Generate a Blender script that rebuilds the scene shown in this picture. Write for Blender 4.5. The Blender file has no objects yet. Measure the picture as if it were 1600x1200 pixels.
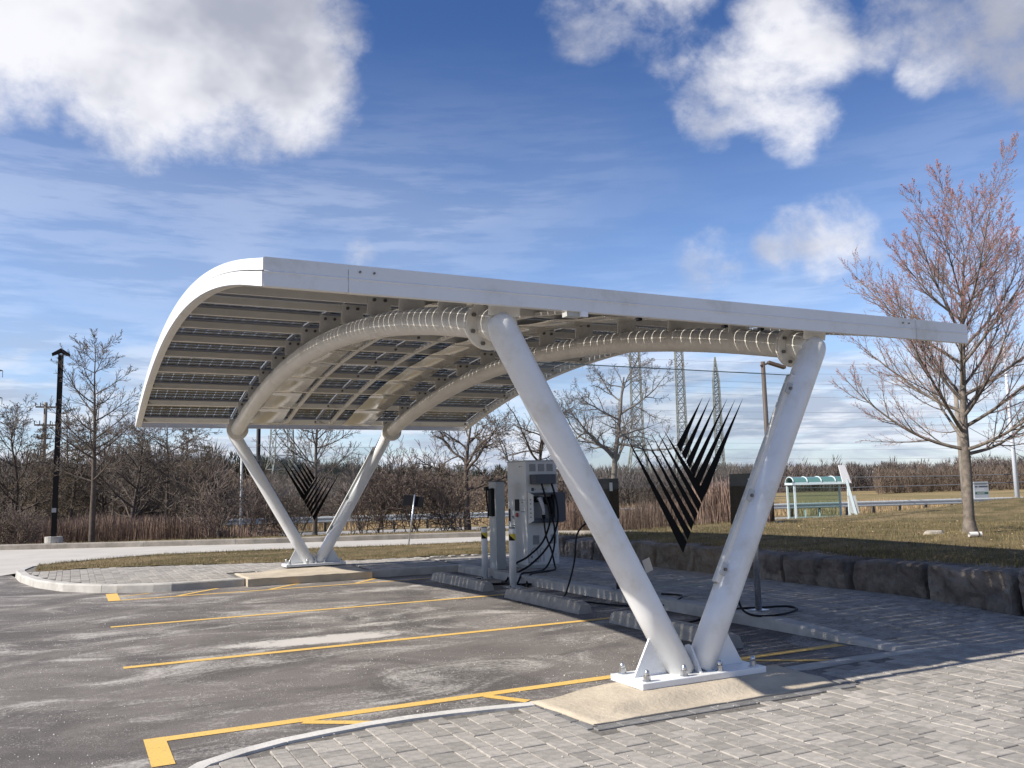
import bpy, math, random
from mathutils import Vector, Matrix, noise
from math import sin, cos, pi, radians, sqrt, exp
S = bpy.context.scene
COL = S.collection
rnd = random.Random(7)

# ------------------------------------------------------------------ camera
cam = bpy.data.cameras.new('camera')
co = bpy.data.objects.new('camera', cam)
COL.objects.link(co)
rr = Vector((0.893832, -0.447817, -0.022892))
uu = Vector((-0.033374, -0.117352, 0.992529))
ff = Vector((0.447158, 0.886391, 0.119838))
co.matrix_world = Matrix(((rr.x, uu.x, -ff.x, 0), (rr.y, uu.y, -ff.y, 0), (rr.z, uu.z, -ff.z, 1.6), (0, 0, 0, 1)))
cam.sensor_width = 36
cam.lens = 1364.8 / 1600 * 36
cam.clip_start = 0.05
cam.clip_end = 3000
S.camera = co

# ------------------------------------------------------------------ light
SUN_EL, SUN_DIR = 38.6, Vector((-3.95, 0.47, 0)).normalized()
S.view_settings.view_transform = 'Standard'
S.view_settings.look = 'None'
S.view_settings.exposure = 0.5
S.view_settings.gamma = 1
S.view_settings.use_curve_mapping = False
sl = bpy.data.lights.new('sun', 'SUN')
sl.energy = 5.0
sl.angle = radians(0.53)
sl.color = (1.0, 0.94, 0.85)
so = bpy.data.objects.new('sun', sl)
COL.objects.link(so)
sv = Vector((SUN_DIR.x * cos(radians(SUN_EL)), SUN_DIR.y * cos(radians(SUN_EL)), sin(radians(SUN_EL))))
so.rotation_euler = sv.to_track_quat('Z', 'Y').to_euler()
so.location = sv * 60

class NT:
    """tiny node helper"""
    def __init__(s, tree): s.t = tree; s.n = tree.nodes; s.l = tree.links
    def new(s, kind, **k):
        n = s.n.new(kind)
        for a, b in k.items(): setattr(n, a, b)
        return n
    def put(s, sock, v):
        if hasattr(v, 'is_output') or isinstance(v, bpy.types.NodeSocket): s.l.new(v, sock)
        elif v is not None: sock.default_value = v
    def math(s, op, a, b=None, c=None, clamp=False):
        n = s.new('ShaderNodeMath', operation=op); n.use_clamp = clamp
        s.put(n.inputs[0], a)
        if b is not None: s.put(n.inputs[1], b)
        if c is not None: s.put(n.inputs[2], c)
        return n.outputs[0]
    def vmath(s, op, a, b=None):
        n = s.new('ShaderNodeVectorMath', operation=op)
        s.put(n.inputs[0], a)
        if b is not None: s.put(n.inputs[1], b)
        return n.outputs['Value'] if op in ('DOT_PRODUCT', 'LENGTH') else n.outputs[0]
    def noise(s, vec, scale, detail=4, rough=0.55, dist=0.0):
        n = s.new('ShaderNodeTexNoise')
        if vec is not None: s.l.new(vec, n.inputs['Vector'])
        n.inputs['Scale'].default_value = scale; n.inputs['Detail'].default_value = detail
        n.inputs['Roughness'].default_value = rough; n.inputs['Distortion'].default_value = dist
        return n.outputs['Fac']
    def remap(s, v, a, b, c=0.0, d=1.0, smooth=True):
        n = s.new('ShaderNodeMapRange')
        n.interpolation_type = 'SMOOTHSTEP' if smooth else 'LINEAR'
        s.l.new(v, n.inputs['Value'])
        for i, x in zip(('From Min', 'From Max', 'To Min', 'To Max'), (a, b, c, d)): n.inputs[i].default_value = x
        return n.outputs['Result']
    def mix(s, f, a, b, mode='MIX'):
        n = s.new('ShaderNodeMix', data_type='RGBA', blend_type=mode)
        s.put(n.inputs[0], f)
        for sock, v in ((n.inputs[6], a), (n.inputs[7], b)):
            s.put(sock, (*v, 1) if isinstance(v, tuple) and len(v) == 3 else v)
        return n.outputs[2]
    def mapping(s, vec, scale=(1, 1, 1), rot=(0, 0, 0), loc=(0, 0, 0)):
        n = s.new('ShaderNodeMapping')
        s.l.new(vec, n.inputs[0])
        n.inputs['Scale'].default_value = scale; n.inputs['Rotation'].default_value = rot; n.inputs['Location'].default_value = loc
        return n.outputs[0]

# sky: Nishita plus broken clouds laid out by direction
w = bpy.data.worlds.new('World'); S.world = w; w.use_nodes = True
T = NT(w.node_tree)
bg = T.n['Background']
sky = T.new('ShaderNodeTexSky', sky_type='NISHITA')
sky.sun_disc = False
sky.sun_elevation = radians(SUN_EL)
sky.sun_rotation = math.atan2(SUN_DIR.x, SUN_DIR.y)
sky.altitude = 300; sky.air_density = 1.0; sky.dust_density = 0.6; sky.ozone_density = 2.5
geo = T.new('ShaderNodeTexCoord').outputs['Generated']
d = T.vmath('NORMALIZE', geo)
def pixdir(px, py):
    return (ff + rr * ((px - 800) / 1364.8) - uu * ((py - 600) / 1364.8)).normalized()
sep = T.new('ShaderNodeSeparateXYZ'); T.l.new(d, sep.inputs[0])
z = T.math('ADD', T.math('MAXIMUM', sep.outputs[2], 0.0), 0.12)
cmb = T.new('ShaderNodeCombineXYZ')
T.l.new(T.math('DIVIDE', sep.outputs[0], z), cmb.inputs[0]); T.l.new(T.math('DIVIDE', sep.outputs[1], z), cmb.inputs[1])
plane = cmb.outputs[0]
CL = [(350, 50, 7.6, 1), (150, 10, 7.0, .95), (440, 130, 4.6, .95), (190, 165, 3.8, .85), (60, 100, 4.0, .6), (0, 0, 5, .85), (400, 185, 3.0, .8), (250, 120, 4.5, .9), (510, 170, 2.2, .5), (-300, 40, 10, .9),
      (1170, 125, 3.9, .95), (1235, 60, 4.2, .95), (1110, 175, 2.8, .8), (1030, 20, 3.8, .62), (930, 20, 3.6, .58), (1075, 75, 3.0, .55), (1380, 5, 3.6, .5), (1520, 15, 4.4, .68),
      (1700, 60, 6, .6), (1450, 105, 1.8, .48), (1240, 180, 2.8, .75), (1225, 372, 2.2, .52), (1310, 372, 3.0, .5), (1110, 405, 2.6, .24), (740, 425, 1.8, .32), (565, 410, 1.5, .32), (1580, 420, 3, .35)]
blob = None
for (px, py, r, a) in CL:
    v = pixdir(px, py)
    dt = T.vmath('DOT_PRODUCT', d, tuple(v))
    m = T.remap(dt, cos(radians(r * 1.28)), cos(radians(r * .25)), 0, a)
    blob = m if blob is None else T.math('MAXIMUM', blob, m)
dscaled = T.vmath('MULTIPLY', d, (1.0, 1.0, 1.35))
n1 = T.noise(dscaled, 5.2, 10, 0.60, 0.25)
n2 = T.noise(dscaled, 17.0, 8, 0.62, .2)
dens = T.math('ADD', T.math('MULTIPLY', blob, 1.2), T.math('ADD', T.math('MULTIPLY', T.math('SUBTRACT', n1, 0.5), 2.7), T.math('MULTIPLY', T.math('SUBTRACT', n2, .5), 1.0)))
mask = T.math('MULTIPLY', T.remap(dens, 0.30, 1.22), T.remap(blob, 0.0, .22))
# unseen clouds added outside the view; their cover is set for the ambient light
view = T.vmath('DOT_PRODUCT', d, tuple(pixdir(800, 500)))
away = T.remap(view, cos(radians(62)), cos(radians(42)), 1, 0)
gen = T.math('MULTIPLY', T.remap(T.noise(plane, 1.3, 8, .58), 0.52, 0.68), T.math('MULTIPLY', away, 0.7))
mask = T.math('MAXIMUM', mask, gen)
# low banded cloud near the horizon
el = sep.outputs[2]
strk = T.noise(T.mapping(d, (2.6, 2.6, 11)), 2.0, 6, .56, .5)
band = T.math('MULTIPLY', T.remap(el, 0.25, 0.07, 0, 1), T.remap(strk, .32, .56, .0, .95))
band2 = T.math('MULTIPLY', T.remap(el, 0.50, 0.16, 0, 1), T.remap(T.noise(T.mapping(d, (1.6, 1.6, 3.6)), 1.5, 4, .45, .5), .25, .75, .05, .6))
streak = T.math('MAXIMUM', band, band2)
shade = T.remap(T.noise(T.vmath('ADD', dscaled, (-.06, .01, .05)), 3.6, 5, .55), .38, .62, 0, 1)
ccol = T.mix(shade, (0.38, 0.40, 0.48), (0.84, 0.84, 0.88))
hshade = T.remap(T.noise(T.mapping(d, (3, 3, 22)), 2.6, 5, .6), .42, .6, 0, 1)
hcol = T.mix(hshade, (0.42, 0.48, 0.60), (0.72, 0.76, 0.84))
skys = T.mix(1.0, sky.outputs[0], (0.092, 0.092, 0.092), 'MULTIPLY')
tint = T.mix(T.remap(el, 0.13, 0.52), (1.34, 1.42, 1.68), (0.58, 0.80, 1.18))
skys = T.mix(1.0, skys, tint, 'MULTIPLY')
c1 = T.mix(streak, skys, hcol)
c2 = T.mix(T.math('MULTIPLY', mask, .97), c1, ccol)
T.l.new(c2, bg.inputs[0]); bg.inputs[1].default_value = 0.82

# ------------------------------------------------------------------ materials
MATS = {}
def mat(name, color, rough=0.6, metal=0.0, var=0.0, scale=6.0, bump=0.0, bscale=60.0, spec=0.5, dirt=None, dscale=1.5, coord='Object', rand=0.0):
    if name in MATS: return MATS[name]
    m = bpy.data.materials.new(name); m.use_nodes = True
    t = NT(m.node_tree); b = t.n['Principled BSDF']
    tc = t.new('ShaderNodeTexCoord').outputs[coord]
    if coord == 'World': pass
    colr = (*color, 1)
    c = None
    if var:
        f = t.noise(tc, scale, 6, .6)
        lo = tuple(x * (1 - var) for x in color); hi = tuple(min(1, x * (1 + var)) for x in color)
        c = t.mix(t.remap(f, .3, .7, 0, 1), lo, hi)
    if dirt:
        f = t.remap(t.noise(tc, dscale, 7, .65), .52, .75, 0, 1)
        c = t.mix(f, c if c is not None else tuple(color), dirt)
    if rand:
        oi = t.new('ShaderNodeObjectInfo').outputs['Random']
        isl = t.new('ShaderNodeNewGeometry').outputs['Random Per Island']
        k = t.math('FRACT', t.math('ADD', oi, isl))
        hs = t.new('ShaderNodeHueSaturation'); t.put(hs.inputs['Color'], c if c is not None else colr)
        t.l.new(t.remap(k, 0, 1, 1 - rand, 1 + rand, False), hs.inputs['Value']); c = hs.outputs[0]
    t.put(b.inputs['Base Color'], c if c is not None else colr)
    b.inputs['Roughness'].default_value = rough; b.inputs['Metallic'].default_value = metal
    b.inputs['Specular IOR Level'].default_value = spec
    if bump:
        bn = t.new('ShaderNodeBump'); bn.inputs['Strength'].default_value = 1.0; bn.inputs['Distance'].default_value = bump
        t.l.new(t.noise(tc, bscale, 5, .6), bn.inputs['Height']); t.l.new(bn.outputs[0], b.inputs['Normal'])
    MATS[name] = m
    return m

M_WHITE = mat('white_paint', (0.76, 0.765, 0.76), 0.32, var=.03, scale=2.0, dirt=(0.62, 0.60, 0.54), dscale=2.2)
M_BOUNCE_CREAM = mat('bounce_cream_steel', (0.74, 0.71, 0.645), 0.38, var=.05, scale=3.0, dirt=(0.60, 0.565, 0.50), dscale=2.5)  # cream of light reflected off the ground is put into this steel colour
M_SHEET = mat('polished_sheet', (0.74, 0.70, 0.62), 0.22, metal=.55, var=.04, scale=1.5, bump=.012, bscale=2.2)
M_BOLT = mat('bolt_steel', (0.17, 0.16, 0.145), 0.45, metal=.6)
M_NUT = mat('galvanised', (0.52, 0.53, 0.54), 0.32, metal=.9, var=.15, scale=30)
M_FRAME = mat('panel_frame', (0.30, 0.29, 0.28), 0.4, metal=.5)
M_CELL = mat('solar_cell', (0.018, 0.018, 0.024), 0.25, var=.3, scale=3)
M_BLACK = mat('black_plastic', (0.010, 0.0105, 0.012), 0.55, spec=.15)
M_DECAL = mat('black_vinyl', (0.006, 0.006, 0.006), 0.7, spec=.08)
M_CABLE = mat('cable_rubber', (0.01, 0.01, 0.011), 0.55, spec=.2)
M_SLATE = mat('dark_slate_plastic', (0.06, 0.07, 0.09), 0.5)
M_CAB = mat('cabinet_white', (0.62, 0.63, 0.63), 0.45, var=.03, dirt=(.5, .5, .48))
M_CABG = mat('cabinet_grey', (0.36, 0.38, 0.38), 0.5, var=.04)
M_KERB = mat('kerb_concrete', (0.440, 0.418, 0.378), 0.9, var=.16, scale=2.5, bump=.006, bscale=40, dirt=(.34, .32, .285), dscale=3)
M_STOP = mat('wheel_stop_concrete', (0.30, 0.285, 0.26), 0.92, var=.15, scale=6, bump=.006, bscale=45, dirt=(.18, .17, .155), dscale=4)
M_PAD = mat('pad_concrete', (0.473, 0.404, 0.305), 0.9, var=.13, scale=2.6, bump=.01, bscale=22, dirt=(.40, .34, .26), dscale=1.8)
M_PAVER = mat('paver_stone', (0.305, 0.280, 0.245), 0.92, var=.18, scale=16, bump=.004, bscale=70, dirt=(.42, .385, .335), dscale=1.1, rand=.2)
M_PAVERD = mat('dark_paver', (0.17, 0.163, 0.155), 0.9, var=.2, scale=12, bump=.004, bscale=70, rand=.2)
M_JOINT = mat('joint_sand', (0.145, 0.132, 0.115), 0.95, var=.3, scale=20, bump=.003, bscale=120, dirt=(.3, .28, .25), dscale=2)
M_STONE = mat('armour_stone', (0.205, 0.172, 0.142), 0.95, var=.4, scale=3.0, bump=.05, bscale=11, dirt=(.34, .30, .25), dscale=2.2, rand=.25)
M_BARK = mat('grey_bark', (0.165, 0.138, 0.112), 0.9, var=.35, scale=9, bump=.01, bscale=40)
M_TWIG = mat('pale_twig', (0.281, 0.217, 0.178), 0.8, var=.2, scale=4)
M_BUD = mat('red_bud', (0.30, 0.11, 0.095), 0.7, var=.3, scale=6)
M_DBARK = mat('dark_bark', (0.085, 0.065, 0.052), 0.9, var=.3, scale=6)
M_DTWIG = mat('dark_twig', (0.14, 0.112, 0.088), 0.9, var=.25, scale=2)
M_LARCH = mat('larch_twig', (0.18, 0.14, 0.09), 0.9, var=.3, scale=1.2)
M_SUMAC = mat('sumac_bark', (0.18, 0.14, 0.115), 0.9, var=.3, scale=3)
M_REED = mat('dry_reed', (0.207, 0.144, 0.108), 0.95, var=.35, scale=.6, rand=.35)
M_TAN = mat('dry_grass', (0.357, 0.255, 0.145), 0.95, var=.25, scale=.5, rand=.3)
M_WOOD = mat('weathered_wood', (0.22, 0.19, 0.155), 0.9, var=.2, scale=5)
M_POLEB = mat('black_pole', (0.014, 0.012, 0.012), 0.55, spec=.2)
M_BROWN = mat('brown_pole', (0.10, 0.07, 0.05), 0.6)
M_GALV = mat('dull_galvanised', (0.46, 0.47, 0.46), 0.6, metal=.1, var=.1)
M_PYL = mat('pylon_steel', (0.20, 0.21, 0.19), 0.7, metal=.2, var=.15)
M_WIRE = mat('wire', (0.10, 0.10, 0.11), 0.6)
M_TEAL = mat('teal_roof', (0.09, 0.19, 0.18), 0.35)
M_SHELW = mat('shelter_metal', (0.60, 0.70, 0.72), 0.4)
M_RED = mat('red_button', (0.42, 0.02, 0.02), 0.4)
M_YEL = mat('yellow_tape', (0.60, 0.47, 0.03), 0.5)
M_SIGNB = mat('sign_face', (0.33, 0.36, 0.40), 0.6)
M_SIGNW = mat('sign_white', (0.75, 0.78, 0.74), 0.6)
M_SIGNG = mat('sign_green', (0.03, 0.09, 0.07), 0.6)
M_WHITEBOX = mat('lens_white', (0.85, 0.85, 0.85), 0.2)
M_GUN = mat('connector_grey', (0.50, 0.50, 0.52), 0.35)
M_INK = mat('printed_ink', (0.10, 0.11, 0.12), 0.6)
M_GREYINK = mat('grey_ink', (0.27, 0.28, 0.30), 0.6)

def glass_mat(name, tint, amount, rough=0.02):
    m = bpy.data.materials.new(name); m.use_nodes = True
    t = NT(m.node_tree); t.n.remove(t.n['Principled BSDF'])
    tr = t.new('ShaderNodeBsdfTransparent'); tr.inputs[0].default_value = (*tint, 1)
    gl = t.new('ShaderNodeBsdfGlossy'); gl.inputs['Roughness'].default_value = rough
    fr = t.new('ShaderNodeFresnel'); fr.inputs[0].default_value = 1.45
    mx = t.new('ShaderNodeMixShader')
    bf = t.math('SUBTRACT', 1.0, t.new('ShaderNodeNewGeometry').outputs['Backfacing'])
    t.l.new(t.math('MULTIPLY', t.math('MULTIPLY', fr.outputs[0], amount), bf), mx.inputs[0]); t.l.new(tr.outputs[0], mx.inputs[1]); t.l.new(gl.outputs[0], mx.inputs[2])
    t.l.new(mx.outputs[0], t.n['Material Output'].inputs['Surface'])
    return m
M_GLASS = glass_mat('clear_glass', (0.915, 0.93, 0.94), 1.0)
M_PGLASS = glass_mat('panel_glass', (0.93, 0.93, 0.93), 0.5)
M_TGLASS = glass_mat('tinted_glass', (0.86, 0.92, 0.91), 0.5)

def asphalt():
    m = bpy.data.materials.new('salted_asphalt'); m.use_nodes = True
    t = NT(m.node_tree); b = t.n['Principled BSDF']
    tc = t.new('ShaderNodeTexCoord').outputs['Object']
    grain = t.noise(tc, 95, 3, .7)
    base = t.mix(t.remap(grain, .35, .68), (0.056, 0.049, 0.044), (0.145, 0.129, 0.115))
    patch = t.noise(T_loc(t, tc, (.8, 1.1, 1), .3), .7, 7, .66, .8)
    base = t.mix(t.remap(patch, .38, .62, 0, .85), base, t.mix(t.remap(grain, .3, .7), (0.122, 0.107, 0.096), (0.265, 0.235, 0.208)))
    # wind-drawn salt and dust
    s1 = t.noise(T_loc(t, tc, (.75, 1.25, 1), .2), .85, 9, .68, 1.2)
    s2 = t.noise(tc, 26, 5, .75)
    sp = t.new('ShaderNodeTexVoronoi'); t.l.new(tc, sp.inputs['Vector']); sp.inputs['Scale'].default_value = 48
    dots = t.remap(sp.outputs['Distance'], .16, .30, 1, 0)
    dust = t.remap(t.math('ADD', s1, t.math('MULTIPLY', t.math('SUBTRACT', s2, .5), .5)), .47, .72, 0, .8)
    dots = t.math('MULTIPLY', dots, t.remap(t.noise(tc, 2.3, 5, .6), .44, .62, 0, .6))
    # a few thick salt drifts in the stalls
    dr = None
    for (x, y, rx, ry, a) in ((2.6, 8.9 + .95, 1.5, .45, .95), (1.9, 9.95, .9, .38, .8), (3.4, 10.6, 1.3, .35, .7), (3.0, 13.2, 1.6, .5, .55), (1.2, 7.7, 2.2, .55, .5), (-1.2, 8.4, 2.0, .5, .6), (3.6, 14.4, 1.7, .3, .6), (-2.0, 6.0, 2.4, .5, .4), (-1.6, 11.5, 3.5, .5, .5), (3.2, 7.8, 2.0, .4, .45)):
        p = t.mapping(tc, (1 / rx, 1 / ry, 0), loc=(-x / rx, -y / ry, 0))
        g = t.remap(t.vmath('LENGTH', p), 1.5, .1, 0, a)
        dr = g if dr is None else t.math('MAXIMUM', dr, g)
    s3 = t.noise(tc, 4.2, 9, .78, .6)
    drift = t.remap(t.math('MULTIPLY', dr, t.math('ADD', t.math('MULTIPLY', s3, 1.5), t.math('MULTIPLY', s2, .8))), .62, .92, 0, .95)
    f = t.math('MAXIMUM', t.math('MAXIMUM', dust, dots), drift)
    c = t.mix(f, base, (0.56, 0.525, 0.475))
    t.l.new(c, b.inputs['Base Color']); b.inputs['Roughness'].default_value = .88
    bn = t.new('ShaderNodeBump'); bn.inputs['Distance'].default_value = .006
    t.l.new(t.math('ADD', grain, f), bn.inputs['Height']); t.l.new(bn.outputs[0], b.inputs['Normal'])
    return m
def T_loc(t, tc, sc, rot): return t.mapping(tc, sc, (0, 0, rot))
M_ASPH = asphalt()
def grass_mat():
    m = bpy.data.materials.new('dormant_grass'); m.use_nodes = True
    t = NT(m.node_tree); b = t.n['Principled BSDF']
    tc = t.new('ShaderNodeTexCoord').outputs['Object']
    a = t.noise(tc, 1.4, 7, .7, .3); g = t.noise(tc, 30, 5, .7)
    c = t.mix(t.remap(a, .35, .65), (0.08, 0.07, 0.03), (0.195, 0.145, 0.077))
    c = t.mix(t.remap(g, .45, .75, 0, .6), c, (0.27, 0.215, 0.115))
    c = t.mix(t.remap(t.noise(tc, .35, 6, .65, .5), .48, .62, 0, .6), c, (0.30, 0.22, 0.12))
    # beyond the guard rail the land turns to straw-coloured field, then bare brush
    s = t.vmath('DOT_PRODUCT', tc, (.2565, .9665, 0))
    s = t.math('ADD', s, t.math('MULTIPLY', t.math('SUBTRACT', t.noise(tc, .05, 5, .6), .5), 10))
    fld = t.mix(t.remap(t.noise(T_loc(t, tc, (.4, 1.6, 1), -.26), .12, 6, .6), .35, .65), (0.31, 0.225, 0.12), (0.18, 0.15, 0.065))
    c = t.mix(t.remap(s, 53.5, 56), c, fld)
    c = t.mix(t.remap(s, 205, 235), c, (0.12, 0.085, 0.06))
    t.l.new(c, b.inputs['Base Color']); b.inputs['Roughness'].default_value = .95; b.inputs['Specular IOR Level'].default_value = .15
    bn = t.new('ShaderNodeBump'); bn.inputs['Distance'].default_value = .03
    t.l.new(g, bn.inputs['Height']); t.l.new(bn.outputs[0], b.inputs['Normal'])
    return m
M_GRASS = grass_mat()
M_BLADE = mat('grass_blade', (0.178, 0.145, 0.072), 0.9, var=.35, scale=1.3, rand=.4, spec=.1)
M_ROAD = mat('road_concrete', (0.458, 0.427, 0.378), 0.9, var=.07, scale=.9, bump=.003, bscale=60, dirt=(.43, .40, .35), dscale=.5)
M_FROAD = mat('far_road', (0.306, 0.289, 0.272), 0.9, var=.08, scale=.3)
def yellow():
    m = bpy.data.materials.new('worn_yellow_paint'); m.use_nodes = True
    t = NT(m.node_tree); b = t.n['Principled BSDF']
    tc = t.new('ShaderNodeTexCoord').outputs['Object']
    f = t.remap(t.noise(tc, 42, 6, .75), .53, .66, 0, .8)
    c = t.mix(f, t.mix(t.noise(tc, 3, 5, .6), (0.66, 0.40, 0.08), (0.76, 0.50, 0.15)), (0.26, 0.22, 0.17))
    c = t.mix(t.remap(t.noise(tc, 1.2, 6, .7), .6, .72, 0, .6), c, (.5, .44, .33))
    t.l.new(c, b.inputs['Base Color']); b.inputs['Roughness'].default_value = .8
    return m
M_LINE = yellow()

# ------------------------------------------------------------------ mesh helpers
def link(o, parent=None, kind=None, label=None, cat=None, group=None):
    COL.objects.link(o)
    if parent is not None: o.parent = parent
    if kind: o['kind'] = kind
    if label: o['label'] = label
    if cat: o['category'] = cat
    if group: o['group'] = group
    return o
def thing(name, label, cat, loc=(0, 0, 0), rz=0.0, group=None):
    o = bpy.data.objects.new(name, None); o.location = loc; o.rotation_euler = (0, 0, rz); o.empty_display_size = .1
    return link(o, None, None, label, cat, group)
def setv(o, parent):
    return o
class MB:
    def __init__(s): s.v = []; s.f = []; s.sm = []
    def add(s, vs, fs, smooth=False):
        k = len(s.v); s.v += [tuple(v) for v in vs]; s.f += [tuple(i + k for i in f) for f in fs]; s.sm += [smooth] * len(fs)
    def box(s, a, b, bev=0.0):
        (x0, y0, z0), (x1, y1, z1) = a, b
        s.add([(x0, y0, z0), (x1, y0, z0), (x1, y1, z0), (x0, y1, z0), (x0, y0, z1), (x1, y0, z1), (x1, y1, z1), (x0, y1, z1)],
              [(0, 3, 2, 1), (4, 5, 6, 7), (0, 1, 5, 4), (1, 2, 6, 5), (2, 3, 7, 6), (3, 0, 4, 7)])
    def obox(s, c, ax, ay, az):
        c = Vector(c); ax, ay, az = Vector(ax), Vector(ay), Vector(az)
        P = [c + i * ax + j * ay + k * az for k in (-1, 1) for (i, j) in ((-1, -1), (1, -1), (1, 1), (-1, 1))]
        s.add(P, [(0, 3, 2, 1), (4, 5, 6, 7), (0, 1, 5, 4), (1, 2, 6, 5), (2, 3, 7, 6), (3, 0, 4, 7)])
    def bar(s, p, q, w, h=None, up=(0, 0, 1)):
        p, q = Vector(p), Vector(q); d = (q - p); L = d.length; d.normalize(); up = Vector(up)
        x = d.cross(up)
        if x.length < 1e-4: x = d.cross(Vector((1, 0, 0)))
        x.normalize(); y = x.cross(d).normalized()
        s.obox((p + q) / 2, x * w / 2, d * L / 2, y * (h or w) / 2)
    def tube(s, pts, rad, n=12, caps=True, smooth=True, up=(0, 0, 1)):
        pts = [Vector(p) for p in pts]
        if not hasattr(rad, '__len__'): rad = [rad] * len(pts)
        vs = []; prev = None
        for i, p in enumerate(pts):
            t = (pts[min(i + 1, len(pts) - 1)] - pts[max(i - 1, 0)])
            if t.length < 1e-9: t = Vector((0, 0, 1))
            t.normalize()
            if prev is None:
                x = t.cross(Vector(up))
                if x.length < 1e-3: x = t.cross(Vector((1, 0, 0)))
            else: x = prev - t * prev.dot(t)
            x.normalize(); prev = x; y = t.cross(x)
            for k in range(n):
                a = 2 * pi * k / n
                vs.append(p + (x * cos(a) + y * sin(a)) * rad[i])
        fs = [(i * n + k, i * n + (k + 1) % n, (i + 1) * n + (k + 1) % n, (i + 1) * n + k) for i in range(len(pts) - 1) for k in range(n)]
        s.add(vs, fs, smooth)
        if caps:
            k = len(s.v) - len(vs)
            s.f.append(tuple(k + j for j in reversed(range(n)))); s.f.append(tuple(k + (len(pts) - 1) * n + j for j in range(n))); s.sm += [False, False]
    def prism(s, poly, z0, z1):
        """poly: list of xy (ccw); z0/z1 numbers or functions"""
        n = len(poly); f0 = z0 if callable(z0) else (lambda x, y: z0); f1 = z1 if callable(z1) else (lambda x, y: z1)
        s.add([(x, y, f0(x, y)) for x, y in poly] + [(x, y, f1(x, y)) for x, y in poly],
              [tuple(reversed(range(n))), tuple(range(n, 2 * n))] + [(i, (i + 1) % n, n + (i + 1) % n, n + i) for i in range(n)])
    def xz(s, poly, y0, y1):
        """extrude an xz polygon along y"""
        n = len(poly)
        s.add([(x, y0, zz) for x, zz in poly] + [(x, y1, zz) for x, zz in poly],
              [tuple(range(n)), tuple(reversed(range(n, 2 * n)))] + [(i, n + i, n + (i + 1) % n, (i + 1) % n) for i in range(n)])
    def mesh(s, name):
        me = bpy.data.meshes.new(name); me.from_pydata(s.v, [], s.f)
        me.polygons.foreach_set('use_smooth', s.sm); me.update()
        return me
    def obj(s, name, m, parent=None, kind=None, label=None, cat=None, group=None, bevel=0.0, loc=None):
        me = s.mesh(name); me.materials.append(m)
        o = bpy.data.objects.new(name, me); link(o, parent, kind, label, cat, group)
        if loc: o.location = loc
        if bevel:
            b = o.modifiers.new('bevel', 'BEVEL'); b.width = bevel; b.segments = 2; b.limit_method = 'ANGLE'; b.angle_limit = radians(40)
        return o
def dup(o, parent=None, loc=None, rot=None):
    c = o.copy(); COL.objects.link(c); c.parent = parent if parent is not None else None
    if loc is not None: c.location = loc
    if rot is not None: c.rotation_euler = rot
    return c
def dup_tree(root, loc, rz=0.0, label=None):
    r = dup(root, None, loc, (0, 0, rz))
    if label: r['label'] = label
    for ch in list(root.children):
        c = dup(ch, r)
        for g in list(ch.children): dup(g, c)
    return r

# ------------------------------------------------------------------ terrain
def sst(a, b, x):
    t = max(0., min(1., (x - a) / (b - a))); return t * t * (3 - 2 * t)
NEAR_EDGE = [(-70, 36.5), (-20, 25.6), (-1.3, 22.1), (-.6, 23.45), (.05, 23.9), (2, 25), (4.9, 24.6), (7.8, 23.7), (10.9, 23.1), (14.3, 20.4), (17.5, 16.8), (20.5, 11), (23, 4), (25, -6)]
FAR_EDGE = [(-70, 62), (-20, 40.5), (-2, 33.6), (5.5, 30.1), (13.2, 27.6), (17.2, 23.4), (20.0, 20.0), (23.3, 14.5), (26.5, 8), (29, 1), (31, -6)]
def poly_dist(P, x, y):
    best = 1e9; sgn = 1
    for (ax, ay), (bx, by) in zip(P, P[1:]):
        dx, dy = bx - ax, by - ay; L = dx * dx + dy * dy
        t = max(0, min(1, ((x - ax) * dx + (y - ay) * dy) / L))
        ex, ey = x - ax - t * dx, y - ay - t * dy; dd = ex * ex + ey * ey
        if dd < best: best = dd; sgn = 1 if dx * ey - dy * ex > 0 else -1
    return sqrt(best) * sgn
def rail_s(x, y): return (x - 7.6) * .2565 + (y - 52.8) * .9665
def ground(x, y, paved=True):
    s = rail_s(x, y)
    if s > -8.2:                                   # the main road and everything beyond it
        h = -.62 if s < .5 else -.6 - .4 * sst(0, 70, s)
        if s > 1: h += .25 * noise.noise(Vector((x * .03, y * .03, 0))) * sst(5, 40, s)
        if s > 170:
            h += (3.2 + 2.0 * noise.noise(Vector((x * .006, y * .006, 3)))) * sst(190, 420, s) * (1.25 - .5 * sst(60, 220, x))
        if s > 60: h += 3.6 * sst(60, 130, s) * (1 - sst(20, 75, x - s * .15)) * sst(-80, -10, x)
        return h - (.05 if -8.2 < s < -.6 else 0)
    dn = poly_dist(NEAR_EDGE, x, y); df = poly_dist(FAR_EDGE, x, y)
    if df > 0.28:                                  # lawn past the access road
        h = .14 - .55 * sst(-22, -9, s) - .2 * sst(-10.5, -8.3, s)
        h += .72 * exp(-(((x - 34.5) / 6.5) ** 2 + ((y - 21.0) / 5.0) ** 2))
        return h + .02 * noise.noise(Vector((x * .5, y * .5, 0)))
    if dn > -.15: return -.1                       # under the access road
    if x < 9.92 or y < -4: return -.12             # under lot and paving
    a = sst(-.1, -2.2, dn)
    h = (.585 + .10 * sst(10.5, 13.5, x) + .035 * noise.noise(Vector((x * .6, y * .6, 1)))) * a * (1 - .75 * sst(16.5, 19.5, y))
    return h * sst(9.95, 10.35, x) - .01
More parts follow.
